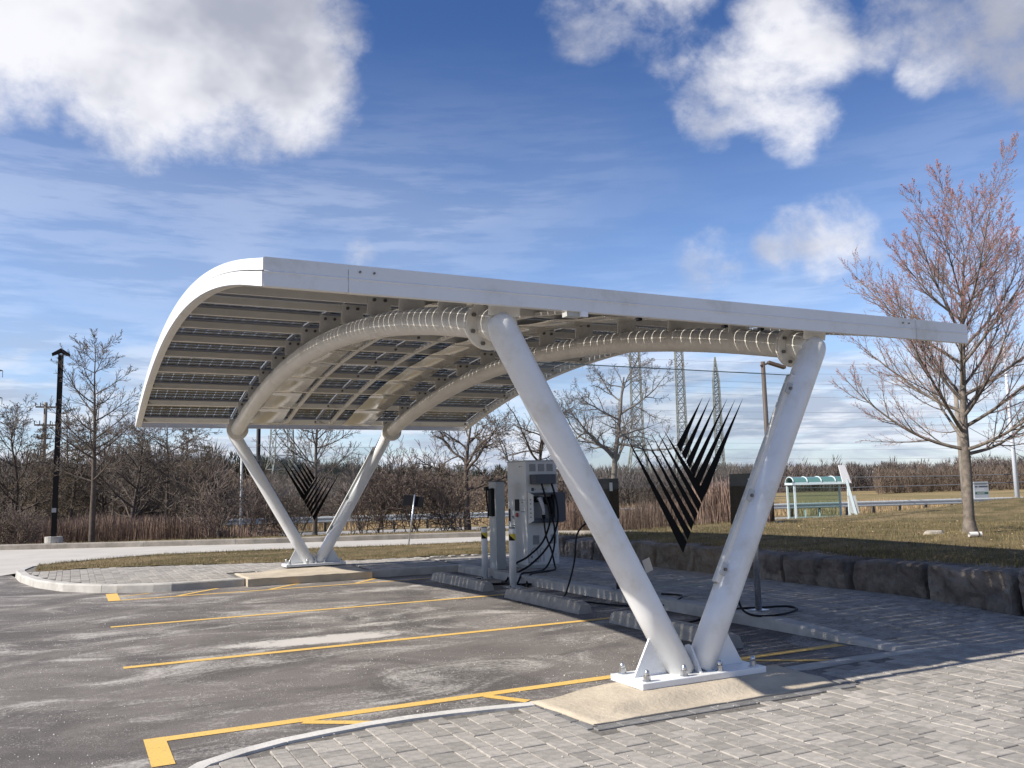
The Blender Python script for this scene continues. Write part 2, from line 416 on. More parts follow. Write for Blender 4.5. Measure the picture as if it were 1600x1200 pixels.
def grid(xs, ys, name, m):
    vs = [(x, y, ground(x, y)) for y in ys for x in xs]; n = len(xs)
    fs = [(j * n + i, j * n + i + 1, (j + 1) * n + i + 1, (j + 1) * n + i) for j in range(len(ys) - 1) for i in range(n - 1)]
    b = MB(); b.v = vs; b.f = fs; b.sm = [True] * len(fs)
    return b.obj(name, m, kind='structure')
def ticks(segs):
    o = []
    for a, b, st in segs:
        n = max(1, int(round((b - a) / st))); o += [a + (b - a) * i / n for i in range(n)]
    return o + [segs[-1][1]]
gx = ticks([(-1500, -300, 120), (-300, -60, 20), (-60, -20, 2), (-20, 9.6, .7), (9.6, 36, .3), (36, 80, 1.2), (80, 300, 8), (300, 1900, 100)])
gy = ticks([(-600, -60, 90), (-60, -6, 6), (-6, 2, 1), (2, 48, .35), (48, 70, 1), (70, 300, 5), (300, 2000, 90)])
grid(gx, gy, 'ground', M_GRASS)

def sheet(name, poly, zz, m, kind='structure', parent=None):
    b = MB(); b.add([(x, y, zz) for x, y in poly], [tuple(range(len(poly)))])
    return b.obj(name, m, parent, kind=kind)
sheet('parking_lot', [(-70, -12), (0.35, -12), (0.35, 5), (.7, 5.7), (1.3, 5.95), (2.6, 6.0), (5.4, 5.9), (7.0, 5.85), (7.0, 16.6), (.6, 16.9), (-.3, 18.2), (-.8, 20.4), (-1.1, 22.14), (-20, 25.6), (-70, 36.5)], 0.0, M_ASPH)
b = MB()
NE, FE = NEAR_EDGE, FAR_EDGE
def resample(P, n):
    L = [0]
    for a, c in zip(P, P[1:]): L.append(L[-1] + math.dist(a, c))
    out = []
    for i in range(n):
        t = L[-1] * i / (n - 1); k = max(j for j in range(len(L)) if L[j] <= t + 1e-9); k = min(k, len(P) - 2)
        u = (t - L[k]) / (L[k + 1] - L[k]); out.append((P[k][0] + (P[k + 1][0] - P[k][0]) * u, P[k][1] + (P[k + 1][1] - P[k][1]) * u))
    return out
A, B2 = NE, FE
poly = list(NE) + list(reversed(FE))
b.add([(x, y, 0.004) for x, y in poly], [tuple(range(len(poly)))])
b.obj('access_road', M_ROAD, kind='structure')
# the main road behind, along the guard rail
def railpt(u, s, zz): return (7.6 + .9665 * u + .2565 * s, 52.8 - .2565 * u + .9665 * s, zz)
b = MB(); b.add([railpt(-220, -8.1, -.57), railpt(260, -8.1, -.57), railpt(260, -.9, -.57), railpt(-220, -.9, -.57)], [(0, 1, 2, 3)])
b.obj('main_road', M_FROAD, kind='structure')

def kerb_run(name, pts, w=.16, h=.13, z0=-.05, side=1, m=M_KERB, step=2.4, tops=None, parent=None, gap=.008):
    """kerb cast in lengths with joints; pts run along its face, body lies to the left (side=1)"""
    P = resample(pts, max(3, int(sum(math.dist(a, c) for a, c in zip(pts, pts[1:])) / .3)))
    b = MB(); acc = 0; n = len(P); rows = []
    for i, (x, y) in enumerate(P):
        a = P[max(0, i - 1)]; c = P[min(n - 1, i + 1)]
        dx, dy = c[0] - a[0], c[1] - a[1]; L = math.hypot(dx, dy) or 1
        nx, ny = -dy / L * side, dx / L * side
        hh = tops(x, y) if tops else h
        q = .025
        rows.append([(x - nx * .012, y - ny * .012, z0), (x, y, hh - q), (x + nx * q * .4, y + ny * q * .4, hh - q * .35), (x + nx * q, y + ny * q, hh), (x + nx * w, y + ny * w, hh), (x + nx * w, y + ny * w, z0)])
    i = 0; per = max(2, int(step / .3))
    while i < n - 1:
        j = min(n - 1, i + per)
        seg = [list(r) for r in rows[i:j + 1]]
        if j < n - 1:
            for k in range(6):
                a, c = seg[-1][k], rows[j - 1][k]; L = math.dist(a, c) or 1; u = gap / L
                seg[-1][k] = tuple(a[t] + (c[t] - a[t]) * u for t in range(3))
        m_ = len(seg); vs = [p for r in seg for p in r]
        fs = [(r * 6 + k, r * 6 + k + 1, (r + 1) * 6 + k + 1, (r + 1) * 6 + k) if side < 0 else (r * 6 + k, (r + 1) * 6 + k, (r + 1) * 6 + k + 1, r * 6 + k + 1) for r in range(m_ - 1) for k in range(5)]
        fs += [tuple(range(6)), tuple((m_ - 1) * 6 + k for k in range(6))]
        b.add(vs, fs)
        i = j
    return b.obj(name, m, parent, kind='structure')

Z1 = .125
def pav_z(x, y):
    return .03 + (Z1 - .03) * sst(5.9, 8.2, y) if x > 6.5 else .03
ISL = [(7.1, 16.28), (5.12, 16.28)]
ISLW = [(2.82, 16.36), (1.5, 16.3), (.62, 16.72), (-.05, 17.5), (-.5, 18.6), (-.85, 20.2), (-1.0, 21.6), (-.85, 22.7), (-.4, 23.4), (.3, 23.95), (2, 25.0), (4.9, 24.6), (7.8, 23.7), (10.9, 23.1), (13, 21.4)]
kerb_run('island_kerb', ISL, side=-1, h=.14)
kerb_run('island_kerb', ISLW, side=-1, h=.14)
kerb_run('rear_kerb', [(6.97, 5.9), (6.95, 7), (6.92, 16.27)], side=-1, tops=lambda x, y: pav_z(7, y) + .012, w=.2)
kerb_run('flush_kerb', [(5.5, 5.9), (6.2, 5.93), (6.97, 5.9), (7.2, 5.88)], side=-1, h=.035, w=.17)
kerb_run('flush_kerb', [(.33, -6), (.33, 3.5), (.36, 4.9), (.55, 5.55), (.78, 5.79), (1.32, 6.0), (2.03, 6.1), (2.6, 6.06), (3.1, 5.97)], side=-1, h=.036, w=.125, m=mat('pale_kerb', (.56, .535, .49), .9, var=.12, scale=3, bump=.005, bscale=40, dirt=(.42, .40, .36), dscale=2.5))
kerb_run('access_kerb', [(x, y) for x, y in FAR_EDGE], side=1, h=.17, w=.34, step=3.2, m=mat('shaded_kerb', (.27, .24, .20), .92, var=.25, scale=2, bump=.006, bscale=30, dirt=(.4, .37, .32), dscale=1.2))  # partial shade on the kerb face is put into this darker brown colour

# pavements: base sheets, then every stone
pb = MB()
def hgrid(bm, xs, ys, f):
    n = len(xs); vs = [(x, y, f(x, y)) for y in ys for x in xs]
    bm.add(vs, [(j * n + i, j * n + i + 1, (j + 1) * n + i + 1, (j + 1) * n + i) for j in range(len(ys) - 1) for i in range(n - 1)])
hgrid(pb, [7.1, 8.5, 9.9], ticks([(-6, 5, 3), (5, 9, .3), (9, 19, 2)]), lambda x, y: pav_z(x, y) - .012)
hgrid(pb, [.42, 3, 5.5, 7.1], [-6, 0, 5.2], lambda x, y: .018)
pb.add([(x, y, .018) for x, y in [(.42, 5.2), (3.1, 5.2), (3.1, 5.9), (2.6, 5.97), (2.03, 6.02), (1.35, 5.93), (.85, 5.72), (.62, 5.5)]], [tuple(range(8))])
pb.add([(x, y, .018) for x, y in [(5.4, 5.2), (7.1, 5.2), (7.1, 5.78), (5.4, 5.78)]], [(0, 1, 2, 3)])
pavement = pb.obj('pavement', M_JOINT, kind='structure')
ib = MB()
isl_in = [(7.1, 16.38), (5.1, 16.38), (2.82, 16.46), (1.5, 16.42), (.7, 16.85), (.06, 17.6), (-.38, 18.7), (-.72, 20.3), (-.86, 21.6), (-.72, 22.6), (-.3, 23.25), (.35, 23.8), (2, 24.87), (4.9, 24.47), (7.8, 23.57), (10.85, 22.97), (12, 21.8), (10.2, 18.6), (7.1, 18.6)]
ib.add([(x, y, .118) for x, y in isl_in], [tuple(range(len(isl_in)))])
island = ib.obj('island_pavement', M_JOINT, kind='structure')

def in_poly(P, x, y):
    c = False; j = len(P) - 1
    for i in range(len(P)):
        xi, yi = P[i]; xj, yj = P[j]
        if (yi > y) != (yj > y) and x < (xj - xi) * (y - yi) / (yj - yi) + xi: c = not c
        j = i
    return c
PAD = [(3.10, 5.98), (3.17, 5.18), (5.44, 5.20), (5.50, 5.93)]
PADX = [(3.04, 6.1), (3.09, 5.065), (5.59, 5.075), (5.62, 6.1)]
def in_near(x, y):
    if in_poly(PADX, x, y): return False
    if x < 3.1:
        e = -5 if x < .46 else (5.45 + (x - .46) * .85 if x < .8 else (5.73 + (x - .8) * .38 if x < 1.3 else 5.95))
        return y < e - .07
    if x < 7.12: return y < 5.72
    return x < 9.68 and y < 18.2
GE = [(-.66, 20.95), (.4, 21.1), (1.66, 20.76), (3.92, 19.8), (5.16, 19.15), (8.87, 18.8), (10.2, 18.6)]
def grass_edge(x):
    for (a, ya), (c, yc) in zip(GE, GE[1:]):
        if a <= x <= c: return ya + (yc - ya) * (x - a) / (c - a)
    return 21
IPAD = [(2.75, 15.8), (5.15, 15.8), (5.15, 17.65), (2.75, 17.65)]
def in_isl(x, y):
    if not in_poly(isl_in, x, y) or in_poly(IPAD, x, y): return False
    if x > 7.05 and y < 18.2: return False
    return y < grass_edge(x) - .1
PMESH = {}
def paver_geo(wd, ln, jit=0.0):
    g = .0022; c = .0045
    x0, x1, y0, y1 = -wd / 2 + g, wd / 2 - g, -ln / 2 + g, ln / 2 - g
    vs = [(x0, y0, -.03), (x1, y0, -.03), (x1, y1, -.03), (x0, y1, -.03), (x0, y0, -c), (x1, y0, -c), (x1, y1, -c), (x0, y1, -c),
          (x0 + c, y0 + c, 0), (x1 - c, y0 + c, 0), (x1 - c, y1 - c, 0), (x0 + c, y1 - c, 0)]
    fs = [(8, 9, 10, 11)] + [(a, (a + 1) % 4, 4 + (a + 1) % 4, 4 + a) for a in range(4)] + [(4 + a, 4 + (a + 1) % 4, 8 + (a + 1) % 4, 8 + a) for a in range(4)]
    return vs, fs
def pmesh(wd, ln, m):
    k = (wd, ln, m.name)
    if k not in PMESH:
        b = MB(); b.add(*paver_geo(wd, ln)); me = b.mesh('paver'); me.materials.append(m); PMESH[k] = me
    return PMESH[k]
def lay(x0, x1, y0, y1, inside, zf, seed):
    R = random.Random(seed); out = []; x = x0; ci = 0
    while x < x1:
        wd = (.14, .105, .14, .175)[ci % 4]; ci += 1
        y = y0 + R.random() * .1
        while y < y1:
            ln = R.choice((.105, .14, .175, .21))
            cx, cy = x + wd / 2, y + ln / 2
            if all(inside(cx + i * wd * .3, cy + j * ln * .3) for i in (-1, 1) for j in (-1, 1)): out.append((cx, cy, wd, ln))
            y += ln
        x += wd
    return [(cx, cy, zf(cx, cy) + R.uniform(-.003, .003), wd, ln, (R.gauss(0, .009), R.gauss(0, .009), R.gauss(0, .008))) for cx, cy, wd, ln in out]
def visible(p, mg=60):
    v = Vector(p) - Vector((0, 0, 1.6)); dd = v.dot(ff)
    if dd < .3: return False
    px, py = 800 + 1364.8 * v.dot(rr) / dd, 600 - 1364.8 * v.dot(uu) / dd
    return -mg < px < 1600 + mg and -mg < py < 1200 + mg
stones = lay(.45, 9.7, 2.0, 18.3, in_near, pav_z, 3)
stones = [s for s in stones if visible(s[:3], 500)]
stones.sort(key=lambda s: (0 if visible(s[:3], 10) else 1, s[0] ** 2 + s[1] ** 2))
for s in stones[:240]:
    o = bpy.data.objects.new('paver', pmesh(s[3], s[4], M_PAVER)); link(o, pavement); o.location = s[:3]; o.rotation_euler = s[5]
rest = MB()
for s in stones[240:]:
    vs, fs = paver_geo(s[3], s[4]); r = s[5]
    rest.add([(s[0] + a - bb * r[2], s[1] + bb + a * r[2], s[2] + cc + bb * r[0] - a * r[1]) for a, bb, cc in vs], fs)
rest.obj('pavers', M_PAVER, pavement, kind='stuff')
# dark edging course round the pad and along the kerb
eg = []
def edge_course(pts, ln=.2):
    for (ax, ay), (bx, by) in zip(pts, pts[1:]):
        L = math.hypot(bx - ax, by - ay); n = max(1, round(L / ln)); an = math.atan2(by - ay, bx - ax)
        for i in range(n):
            t = (i + .5) / n; eg.append((ax + (bx - ax) * t, ay + (by - ay) * t, an))
edge_course([(3.11, 5.97), (3.13, 5.12), (5.52, 5.13), (5.56, 5.72)])
em = pmesh(.2, .1, M_PAVERD)
for x, y, an in eg:
    o = bpy.data.objects.new('paver', em); link(o, pavement); o.location = (x, y, pav_z(x, y) - .001); o.rotation_euler = (0, 0, an)
isl = lay(-.9, 8.8, 16.4, 21.3, in_isl, lambda x, y: .138, 5)
rest = MB()
for s in isl:
    vs, fs = paver_geo(s[3], s[4]); rest.add([(s[0] + a, s[1] + bb, s[2] + cc) for a, bb, cc in vs], fs)
rest.obj('pavers', M_PAVER, island, kind='stuff')

# concrete pads under the two footings
def pad(name, poly, ztop, zedge, cx, cy, label):
    n = 26; b = MB(); xs = [p[0] for p in poly]; ys = [p[1] for p in poly]
    X0, X1, Y0, Y1 = min(xs), max(xs), min(ys), max(ys)
    rows = []
    P = poly
    for j in range(n + 1):
        for i in range(n + 1):
            u, v = i / n, j / n
            # bilinear over quad P0(far-left) P1(near-left) P2(near-right) P3(far-right)
            x = (P[1][0] * (1 - u) + P[2][0] * u) * (1 - v) + (P[0][0] * (1 - u) + P[3][0] * u) * v
            y = (P[1][1] * (1 - u) + P[2][1] * u) * (1 - v) + (P[0][1] * (1 - u) + P[3][1] * u) * v
            e = max(abs(x - cx) / .78, abs(y - cy) / .30)
            k = 1 - sst(.85, 1.5, e)
            x += .02 * noise.noise(Vector((x * 4, y * 4, 7))); y += .022 * noise.noise(Vector((x * 4, y * 4, 2)))
            zz = zedge + (ztop - zedge) * k + .009 * noise.noise(Vector((x * 5, y * 5, 0)))
            rows.append((x, y, zz))
    N = n + 1
    fs = [(j * N + i, j * N + i + 1, (j + 1) * N + i + 1, (j + 1) * N + i) for j in range(n) for i in range(n)]
    b.v = rows; b.f = fs; b.sm = [True] * len(fs)
    ring = [i for i in range(N)] + [j * N + n for j in range(1, N)] + [n * N + i for i in reversed(range(n))] + [j * N for j in reversed(range(1, n))]
    base = len(b.v)
    for k in ring: b.v.append((b.v[k][0], b.v[k][1], -.06))
    for q in range(len(ring)):
        w2 = (q + 1) % len(ring); b.f.append((ring[w2], ring[q], base + q, base + w2)); b.sm.append(False)
    return b.obj(name, M_PAD, kind='structure')
pad('footing_pad', PAD, .085, .034, 4.42, 5.75, '')
pad('footing_pad', [(2.83, 17.5), (2.83, 16.12), (5.1, 16.1), (5.1, 17.5)], .165, .135, 4.35, 17.35, '')

# yellow markings
def stripe(name, segs, wd=.1):
    b = MB()
    for (x0, y0, x1, y1, *ww) in segs:
        k = (ww[0] if ww else wd) / 2; dx, dy = x1 - x0, y1 - y0; L = math.hypot(dx, dy); nx, ny = -dy / L * k, dx / L * k
        N = max(1, int(L / .3)); zz = .004 + .0004 * len(b.f) * .05
        for i in range(N):
            a, c = i / N, (i + 1) / N
            b.add([(x0 + dx * a + nx, y0 + dy * a + ny, zz), (x0 + dx * a - nx, y0 + dy * a - ny, zz), (x0 + dx * c - nx, y0 + dy * c - ny, zz), (x0 + dx * c + nx, y0 + dy * c + ny, zz)], [(0, 1, 2, 3)])
    return b.obj(name, M_LINE, kind='structure')
stripe('stall_line', [(.5, 12.31, 6.3, 12.31, .105)])
stripe('stall_line', [(.5, 9.32, 6.1, 9.32, .112)])
stripe('hatched_border', [(.72, 15.42, 6.2, 15.42, .09), (.67, 15.37, .67, 16.55, .18), (.78, 15.95, 1.25, 16.2, .06), (1.62, 15.48, 2.35, 16.25, .09), (3.1, 15.48, 3.8, 16.2, .09), (4.6, 15.48, 5.2, 16.15, .09)])
stripe('hatched_border', [(.61, 6.47, 6.85, 6.5, .115), (.552, 6.53, .552, 5.85, .135), (1.52, 6.41, 1.96, 6.12, .09), (2.95, 6.43, 3.15, 6.1, .09), (5.5, 6.44, 6.2, 5.98, .08)])

# salt grains and grit
b = MB(); R = random.Random(11)
for _ in range(8000):
    x = R.uniform(-3.2, 6.4); y = 4.2 + 11.8 * R.random() ** 1.3
    n = noise.noise(Vector((x * .6, y * 1.1, 4))) + .35 * R.random()
    if n < .05 or not visible((x, y, 0), 10) or (x > .3 and y < 6.05): continue
    s = R.uniform(.0025, .0065) * (1.5 if R.random() < .10 else 1)
    a = R.random() * 6.3
    b.add([(x + s * cos(a), y + s * sin(a), 0), (x + s * cos(a + 2.1), y + s * sin(a + 2.1), 0), (x + s * cos(a + 4.2), y + s * sin(a + 4.2), 0), (x, y, s * 1.1)], [(0, 1, 3), (1, 2, 3), (2, 0, 3)])
for _ in range(2600):
    x = R.uniform(.6, 9.4); y = R.uniform(3.4, 9)
    if not visible((x, y, 0), 10) or noise.noise(Vector((x * .8, y * .8, 9))) + .3 * R.random() < .12 or not (in_near(x, y) or in_poly(PADX, x, y)): continue
    s = R.uniform(.003, .007); a = R.random() * 6.3; zz = pav_z(x, y) + .002
    if in_poly(PAD, x, y): continue
    b.add([(x + s * cos(a), y + s * sin(a), zz), (x + s * cos(a + 2.1), y + s * sin(a + 2.1), zz), (x + s * cos(a + 4.2), y + s * sin(a + 4.2), zz), (x, y, zz + s)], [(0, 1, 3), (1, 2, 3), (2, 0, 3)])
b.obj('salt_grit', mat('salt_grain', (.50, .47, .42), .95), kind='stuff', label='white salt grains and grit scattered on the asphalt and pavers')

# ------------------------------------------------------------------ solar canopy
YN, YF, X0, X1 = 5.655, 18.05, 1.06, 7.93
YC, YCF = 5.83, 18.0
XL, XR, XB = 2.87, 6.03, 4.475
YM = (YN + YF) / 2; HL = (YF - YN) / 2
def roof(y): return 3.115 + .80 * (1 - ((y - YM) / HL) ** 2)
def beamz(y): return 2.86 + .68 * (1 - ((y - YM) / (HL - .3)) ** 2) if YN + .3 < y < YF - .3 else 2.86
canopy = thing('solar_canopy', 'arched white solar carport on two V-shaped column pairs over the charging stalls', 'carport', (0, 0, 0))
# arch beams
for bx in (XL, XR):
    bm_ = MB(); pts = [(bx, YC, 2.82), (bx, YC + .1, 2.845)]
    pts += [(bx, YN + .36 + (YF - YN - .72) * i / 46, 0) for i in range(47)]
    pts += [(bx, YCF - .12, 2.845), (bx, YCF, 2.82)]
    pts = [(p[0], p[1], p[2] or beamz(p[1])) for p in pts]
    bm_.tube(pts, .128, 24); bm_.obj('arch_beam', M_BOUNCE_CREAM, canopy)
    for yy, sg in ((YN + .40, 1), (YF - .40, -1)):
        t = Vector((0, 1, .18 * sg)).normalized()
        for k, off in enumerate((-.014, .014)):
            f_ = MB(); c = Vector((bx, yy, beamz(yy))) + t * off
            f_.tube([c - t * .012, c + t * .012], .205, 32, smooth=False)
            fo = f_.obj('flange', M_BOUNCE_CREAM, canopy, bevel=.003)
            if k == (0 if sg > 0 else 1):
                ux = Vector((1, 0, 0)); uy = t.cross(ux)
                for q in range(8):
                    a = 2 * pi * (q + .5) / 8; pc = c + (ux * cos(a) + uy * sin(a)) * .165
                    bb = MB(); bb.tube([pc - t * .035 , pc + t * .06], .017, 6, smooth=False); bb.obj('flange_bolt', M_BOLT, fo)
# columns, base plates, gussets, bolts
def vframe(yy, zb, sgn, pl):
    """V of two raking tubes in the plane y=yy, standing on a plate at height zb"""
    pt = zb + .05
    for s, xt in ((-1, XL), (1, XR)):
        c = MB(); p0 = Vector((XB + s * .092, yy, pt - .005)); p1 = Vector((xt, yy, 2.80))
        dr = (p1 - p0).normalized()
        pts = [p0, p0 + dr * .6, p0 + dr * 1.5, p1 - dr * .3, p1, p1 + dr * .05, p1 + dr * .09, p1 + dr * .115, p1 + dr * .125]
        c.tube(pts, [.117, .117, .117, .117, .117, .111, .094, .066, .01], 28, up=(0, 1, 0)); c.obj('column', M_WHITE, canopy)
        g = MB(); top = p0 + dr * .36
        P4 = [(XB + s * .54, pt), (XB + s * .06, pt), (top.x - s * .02, pt + .335), (top.x + s * .085, pt + .335)]
        g.xz(P4 if s < 0 else list(reversed(P4)), yy - .009, yy + .009)
        g.obj('gusset', M_WHITE, canopy, bevel=.002)
    for s in (-1, 1):
        g = MB(); g.add([(XB - .011, yy + s * .15, pt), (XB + .011, yy + s * .15, pt), (XB + .011, yy, pt), (XB - .011, yy, pt),
               (XB - .008, yy + s * .035, pt + .19), (XB + .008, yy + s * .035, pt + .19), (XB + .008, yy, pt + .20), (XB - .008, yy, pt + .20)],
              [(0, 3, 2, 1), (4, 5, 6, 7), (0, 1, 5, 4), (1, 2, 6, 5), (2, 3, 7, 6), (3, 0, 4, 7)])
        g.obj('gusset', M_WHITE, canopy)
    p = MB(); p.box((XB - .61, yy - .22, zb), (XB + .60, yy + .22, pt)); plate = p.obj('base_plate', M_WHITE, canopy, bevel=.006)
    for ix in (-.53, -.18, .17, .51):
        for iy in (-.165, .165):
            n = MB(); x, y = XB + ix, yy + iy
            n.tube([(x, y, pt), (x, y, pt + .006)], .036, 16, smooth=False)
            n.tube([(x, y, pt + .006), (x, y, pt + .045)], .027, 6, smooth=False)
            n.tube([(x, y, pt + .045), (x, y, pt + .068), (x, y, pt + .082), (x, y, pt + .088)], [.023, .021, .014, .003], 12)
            n.obj('anchor_bolt', M_NUT, plate)
vframe(YC, .085, 1, 0)
vframe(YCF, .165, -1, 0)

# purlins, brackets
NP = 13
PY_ = [YN + .14 + (YF - YN - .28) * i / (NP - 1) for i in range(NP)]
def pur_mesh():
    b = MB(); W = X1 - X0 - .074
    prof = [(-.03, 0), (.03, 0), (.03, -.02), (-.024, -.02 + .012), (-.024, -.125), (.03, -.125), (.03, -.14), (-.03, -.14)]
    prof = [(-.035, 0), (.035, 0), (.035, -.008), (-.027, -.008), (-.027, -.072), (.035, -.072), (.035, -.080), (-.035, -.080)]
    n = len(prof); vs = [(-W / 2, a, c) for a, c in prof] + [(W / 2, a, c) for a, c in prof]
    quads = [(i, (i + 1) % n, n + (i + 1) % n, n + i) for i in range(n)]
    b.add(vs, quads + [(0, 1, 2, 3), (0, 3, 4, 7), (4, 5, 6, 7), (n, n + 3, n + 2, n + 1), (n, n + 7, n + 4, n + 3), (n + 4, n + 7, n + 6, n + 5)])
    me = b.mesh('purlin'); me.materials.append(M_BOUNCE_CREAM); return me
pm = pur_mesh()
def slope(y): return math.atan(-2 * .80 * (y - YM) / HL ** 2)
br = MB(); br.box((-.13, -.008, -.21), (.13, .008, .005)); brm = br.mesh('bracket'); brm.materials.append(M_BOUNCE_CREAM)
bt = MB()
bt.tube([(0, -.032, 0), (0, -.005, 0)], .019, 8, smooth=False); btm = bt.mesh('bolt'); btm.materials.append(M_BOLT)
eb = bt
for y in PY_:
    zt = roof(y) - .05
    o = bpy.data.objects.new('purlin', pm); link(o, canopy); o.location = ((X0 + X1) / 2, y, zt); o.rotation_euler = (slope(y), 0, 0)
    for bx in (XL, XR, X0 + .12, X1 - .12, 4.45):
        if bx == 4.45 or bx < 2 or bx > 7:
            q = bpy.data.objects.new('bolt', btm); link(q, o); q.location = (bx - (X0 + X1) / 2, -.03, -.04)
            continue
        k = bpy.data.objects.new('bracket', brm); link(k, canopy); k.location = (bx, y - .046, zt); k.rotation_euler = (slope(y), 0, 0)
        for dx in (-.06, .06):
            q = bpy.data.objects.new('bolt', btm); link(q, k); q.location = (dx, 0, -.04)
# solar panels: 12 rows of 4 glass modules with separate cells, light falls between the cells
PWX = (X1 - X0 - .084) / 4
def panel_meshes(L):
    fr = MB(); hx, hy = PWX / 2 - .008, L / 2 - .006; t = .03
    fr.box((-hx, -hy, -.035), (hx, -hy + t * .5, 0)); fr.box((-hx, hy - t * .5, -.035), (hx, hy, 0))
    fr.box((-hx, -hy + t * .5, -.035), (-hx + t * .5, hy - t * .5, 0)); fr.box((hx - t * .5, -hy + t * .5, -.035), (hx, hy - t * .5, 0))
    g = MB(); g.box((-hx + .015, -hy + .015, -.012), (hx - .015, hy - .015, -.006))
    c = MB(); NX, NY = 10, 6; cw, ch = (2 * hx - .05) / NX, (2 * hy - .05) / NY; q = .011
    for i in range(NX):
        for j in range(NY):
            x0 = -hx + .025 + i * cw + .0007; x1 = x0 + cw - .0014; y0 = -hy + .025 + j * ch + .003; y1 = y0 + ch - .006
            c.add([(x0 + q, y0, -.009), (x1 - q, y0, -.009), (x1, y0 + q, -.009), (x1, y1 - q, -.009), (x1 - q, y1, -.009), (x0 + q, y1, -.009), (x0, y1 - q, -.009), (x0, y0 + q, -.009)], [tuple(range(8))])
    R_ = []
    for b_, m_, nm in ((fr, M_FRAME, 'panel_frame'), (g, M_PGLASS, 'panel_glass'), (c, M_CELL, 'cells')):
        me = b_.mesh(nm); me.materials.append(m_); R_.append(me)
    return R_
L = math.hypot(PY_[1] - PY_[0], 0) + .02
pfr, pgl, pce = panel_meshes(L)
for i in range(NP - 1):
    y = (PY_[i] + PY_[i + 1]) / 2
    for k in range(4):
        x = X0 + .042 + PWX * (k + .5)
        o = bpy.data.objects.new('solar_panel', pfr); link(o, canopy); o.location = (x, y, roof(y) - .012); o.rotation_euler = (slope(y), 0, 0)
        for me, nm in ((pgl, 'panel_glass'), (pce, 'solar_cells')):
            q = bpy.data.objects.new(nm, me); link(q, o)
            if nm == 'solar_cells': q['kind'] = 'stuff'
# curved edge trims (left and right) and straight fascias (near and far)
def arc_trim(x, s, name):
    N = 44
    for part, (za, zb, dx) in (('upper', (0.0, -.080, 0)), ('lower', (-.090, -.19, -.006 * s))):
        b = MB(); xo, xi = x + dx * -1 + (.0 if s > 0 else 0), x - .035 * s
        vs = []
        for i in range(N + 1):
            y = YN - .02 + (YF - YN + .04) * i / N; r = 3.115 + .80 * (1 - ((min(max(y, YN), YF) - YM) / HL) ** 2) + .012
            vs += [(xo, y, r + za), (xi, y, r + za), (xi, y, r + zb), (xo, y, r + zb)]
        fs = [(i * 4 + k, (i + 1) * 4 + k, (i + 1) * 4 + (k + 1) % 4, i * 4 + (k + 1) % 4) for i in range(N) for k in range(4)]
        if s > 0: fs = [tuple(reversed(f)) for f in fs]
        fs += [(0, 1, 2, 3), tuple(N * 4 + k for k in (3, 2, 1, 0))]
        b.add(vs, fs); b.obj('edge_trim', M_WHITE, canopy)
    b = MB(); vs = []
    for i in range(N + 1):
        y = YN + .03 + (YF - YN - .06) * i / N; r = roof(y)
        vs += [(x - .035 * s, y, r - .17), (x - .10 * s, y, r - .17), (x - .10 * s, y, r - .177), (x - .035 * s, y, r - .177)]
    fs = [(i * 4 + k, (i + 1) * 4 + k, (i + 1) * 4 + (k + 1) % 4, i * 4 + (k + 1) % 4) for i in range(N) for k in range(4)]
    b.add(vs, fs); b.obj('edge_flange', M_BOUNCE_CREAM, canopy)
arc_trim(X0, -1, 'l'); arc_trim(X1, 1, 'r')
for yy, s in ((YN - .02, -1), (YF + .02, 1)):
    zt = 3.13
    cuts = [X0 + .002, 1.62, 7.18, X1 - .002]
    for a, c in zip(cuts, cuts[1:]):
        b = MB(); g = .0025
        y_o = yy + s * .016
        prof = [(y_o, zt), (y_o, zt - .088), (y_o + s * .005, zt - .094), (y_o + s * .005, zt - .099), (y_o, zt - .105), (y_o, zt - .192), (y_o - s * .045, zt - .192), (y_o - s * .045, zt - .186), (y_o - s * .006, zt - .186), (y_o - s * .006, zt - .01), (y_o - s * .06, zt - .004), (y_o - s * .06, zt)]
        n = len(prof); vs = [(a + g, p, q) for p, q in prof] + [(c - g, p, q) for p, q in prof]
        b.add(vs, [(i, (i + 1) % n, n + (i + 1) % n, n + i) for i in range(n)]); b.obj('fascia', M_WHITE, canopy)
    if s < 0:
        for x in (1.70, 1.80, 7.0, 7.08):
            q = MB(); q.tube([(x, yy - .028, 3.085), (x, yy - .01, 3.085)], .008, 8, smooth=False); q.obj('fascia_bolt', M_BOLT, canopy)
# polished cover sheets hung under the purlins, wavy
for xa, xb in ((3.12, 3.72), (5.02, 5.62)):
    for i in range(1, NP - 1):
        y0, y1 = PY_[i], PY_[i + 1]; b = MB(); vs = []; N = 6
        for j in range(N + 1):
            y = y0 + .004 + (y1 - y0 - .008) * j / N; zz = roof(y) - .142 - .022 * sin(pi * j / N) - .003 * (i % 3)
            vs += [(xa, y, zz), (xb, y, zz), (xb, y, zz + .003), (xa, y, zz + .003)]
        fs = [(q * 4 + k, (q + 1) * 4 + k, (q + 1) * 4 + (k + 1) % 4, q * 4 + (k + 1) % 4) for q in range(N) for k in range(4)] + [(3, 2, 1, 0), tuple(N * 4 + k for k in range(4))]
        b.add(vs, fs, True); b.obj('cover_sheet', M_SHEET, canopy)
# slim rails under the panels
for x in (3.87, 4.78):
    b = MB()
    for i in range(NP - 1):
        y0, y1 = PY_[i] + .036, PY_[i + 1] - .036
        b.bar((x, y0, roof(y0) - .105), (x, y1, roof(y1) - .105), .07, .04)
    b.obj('tie_rail', M_BOUNCE_CREAM, canopy)
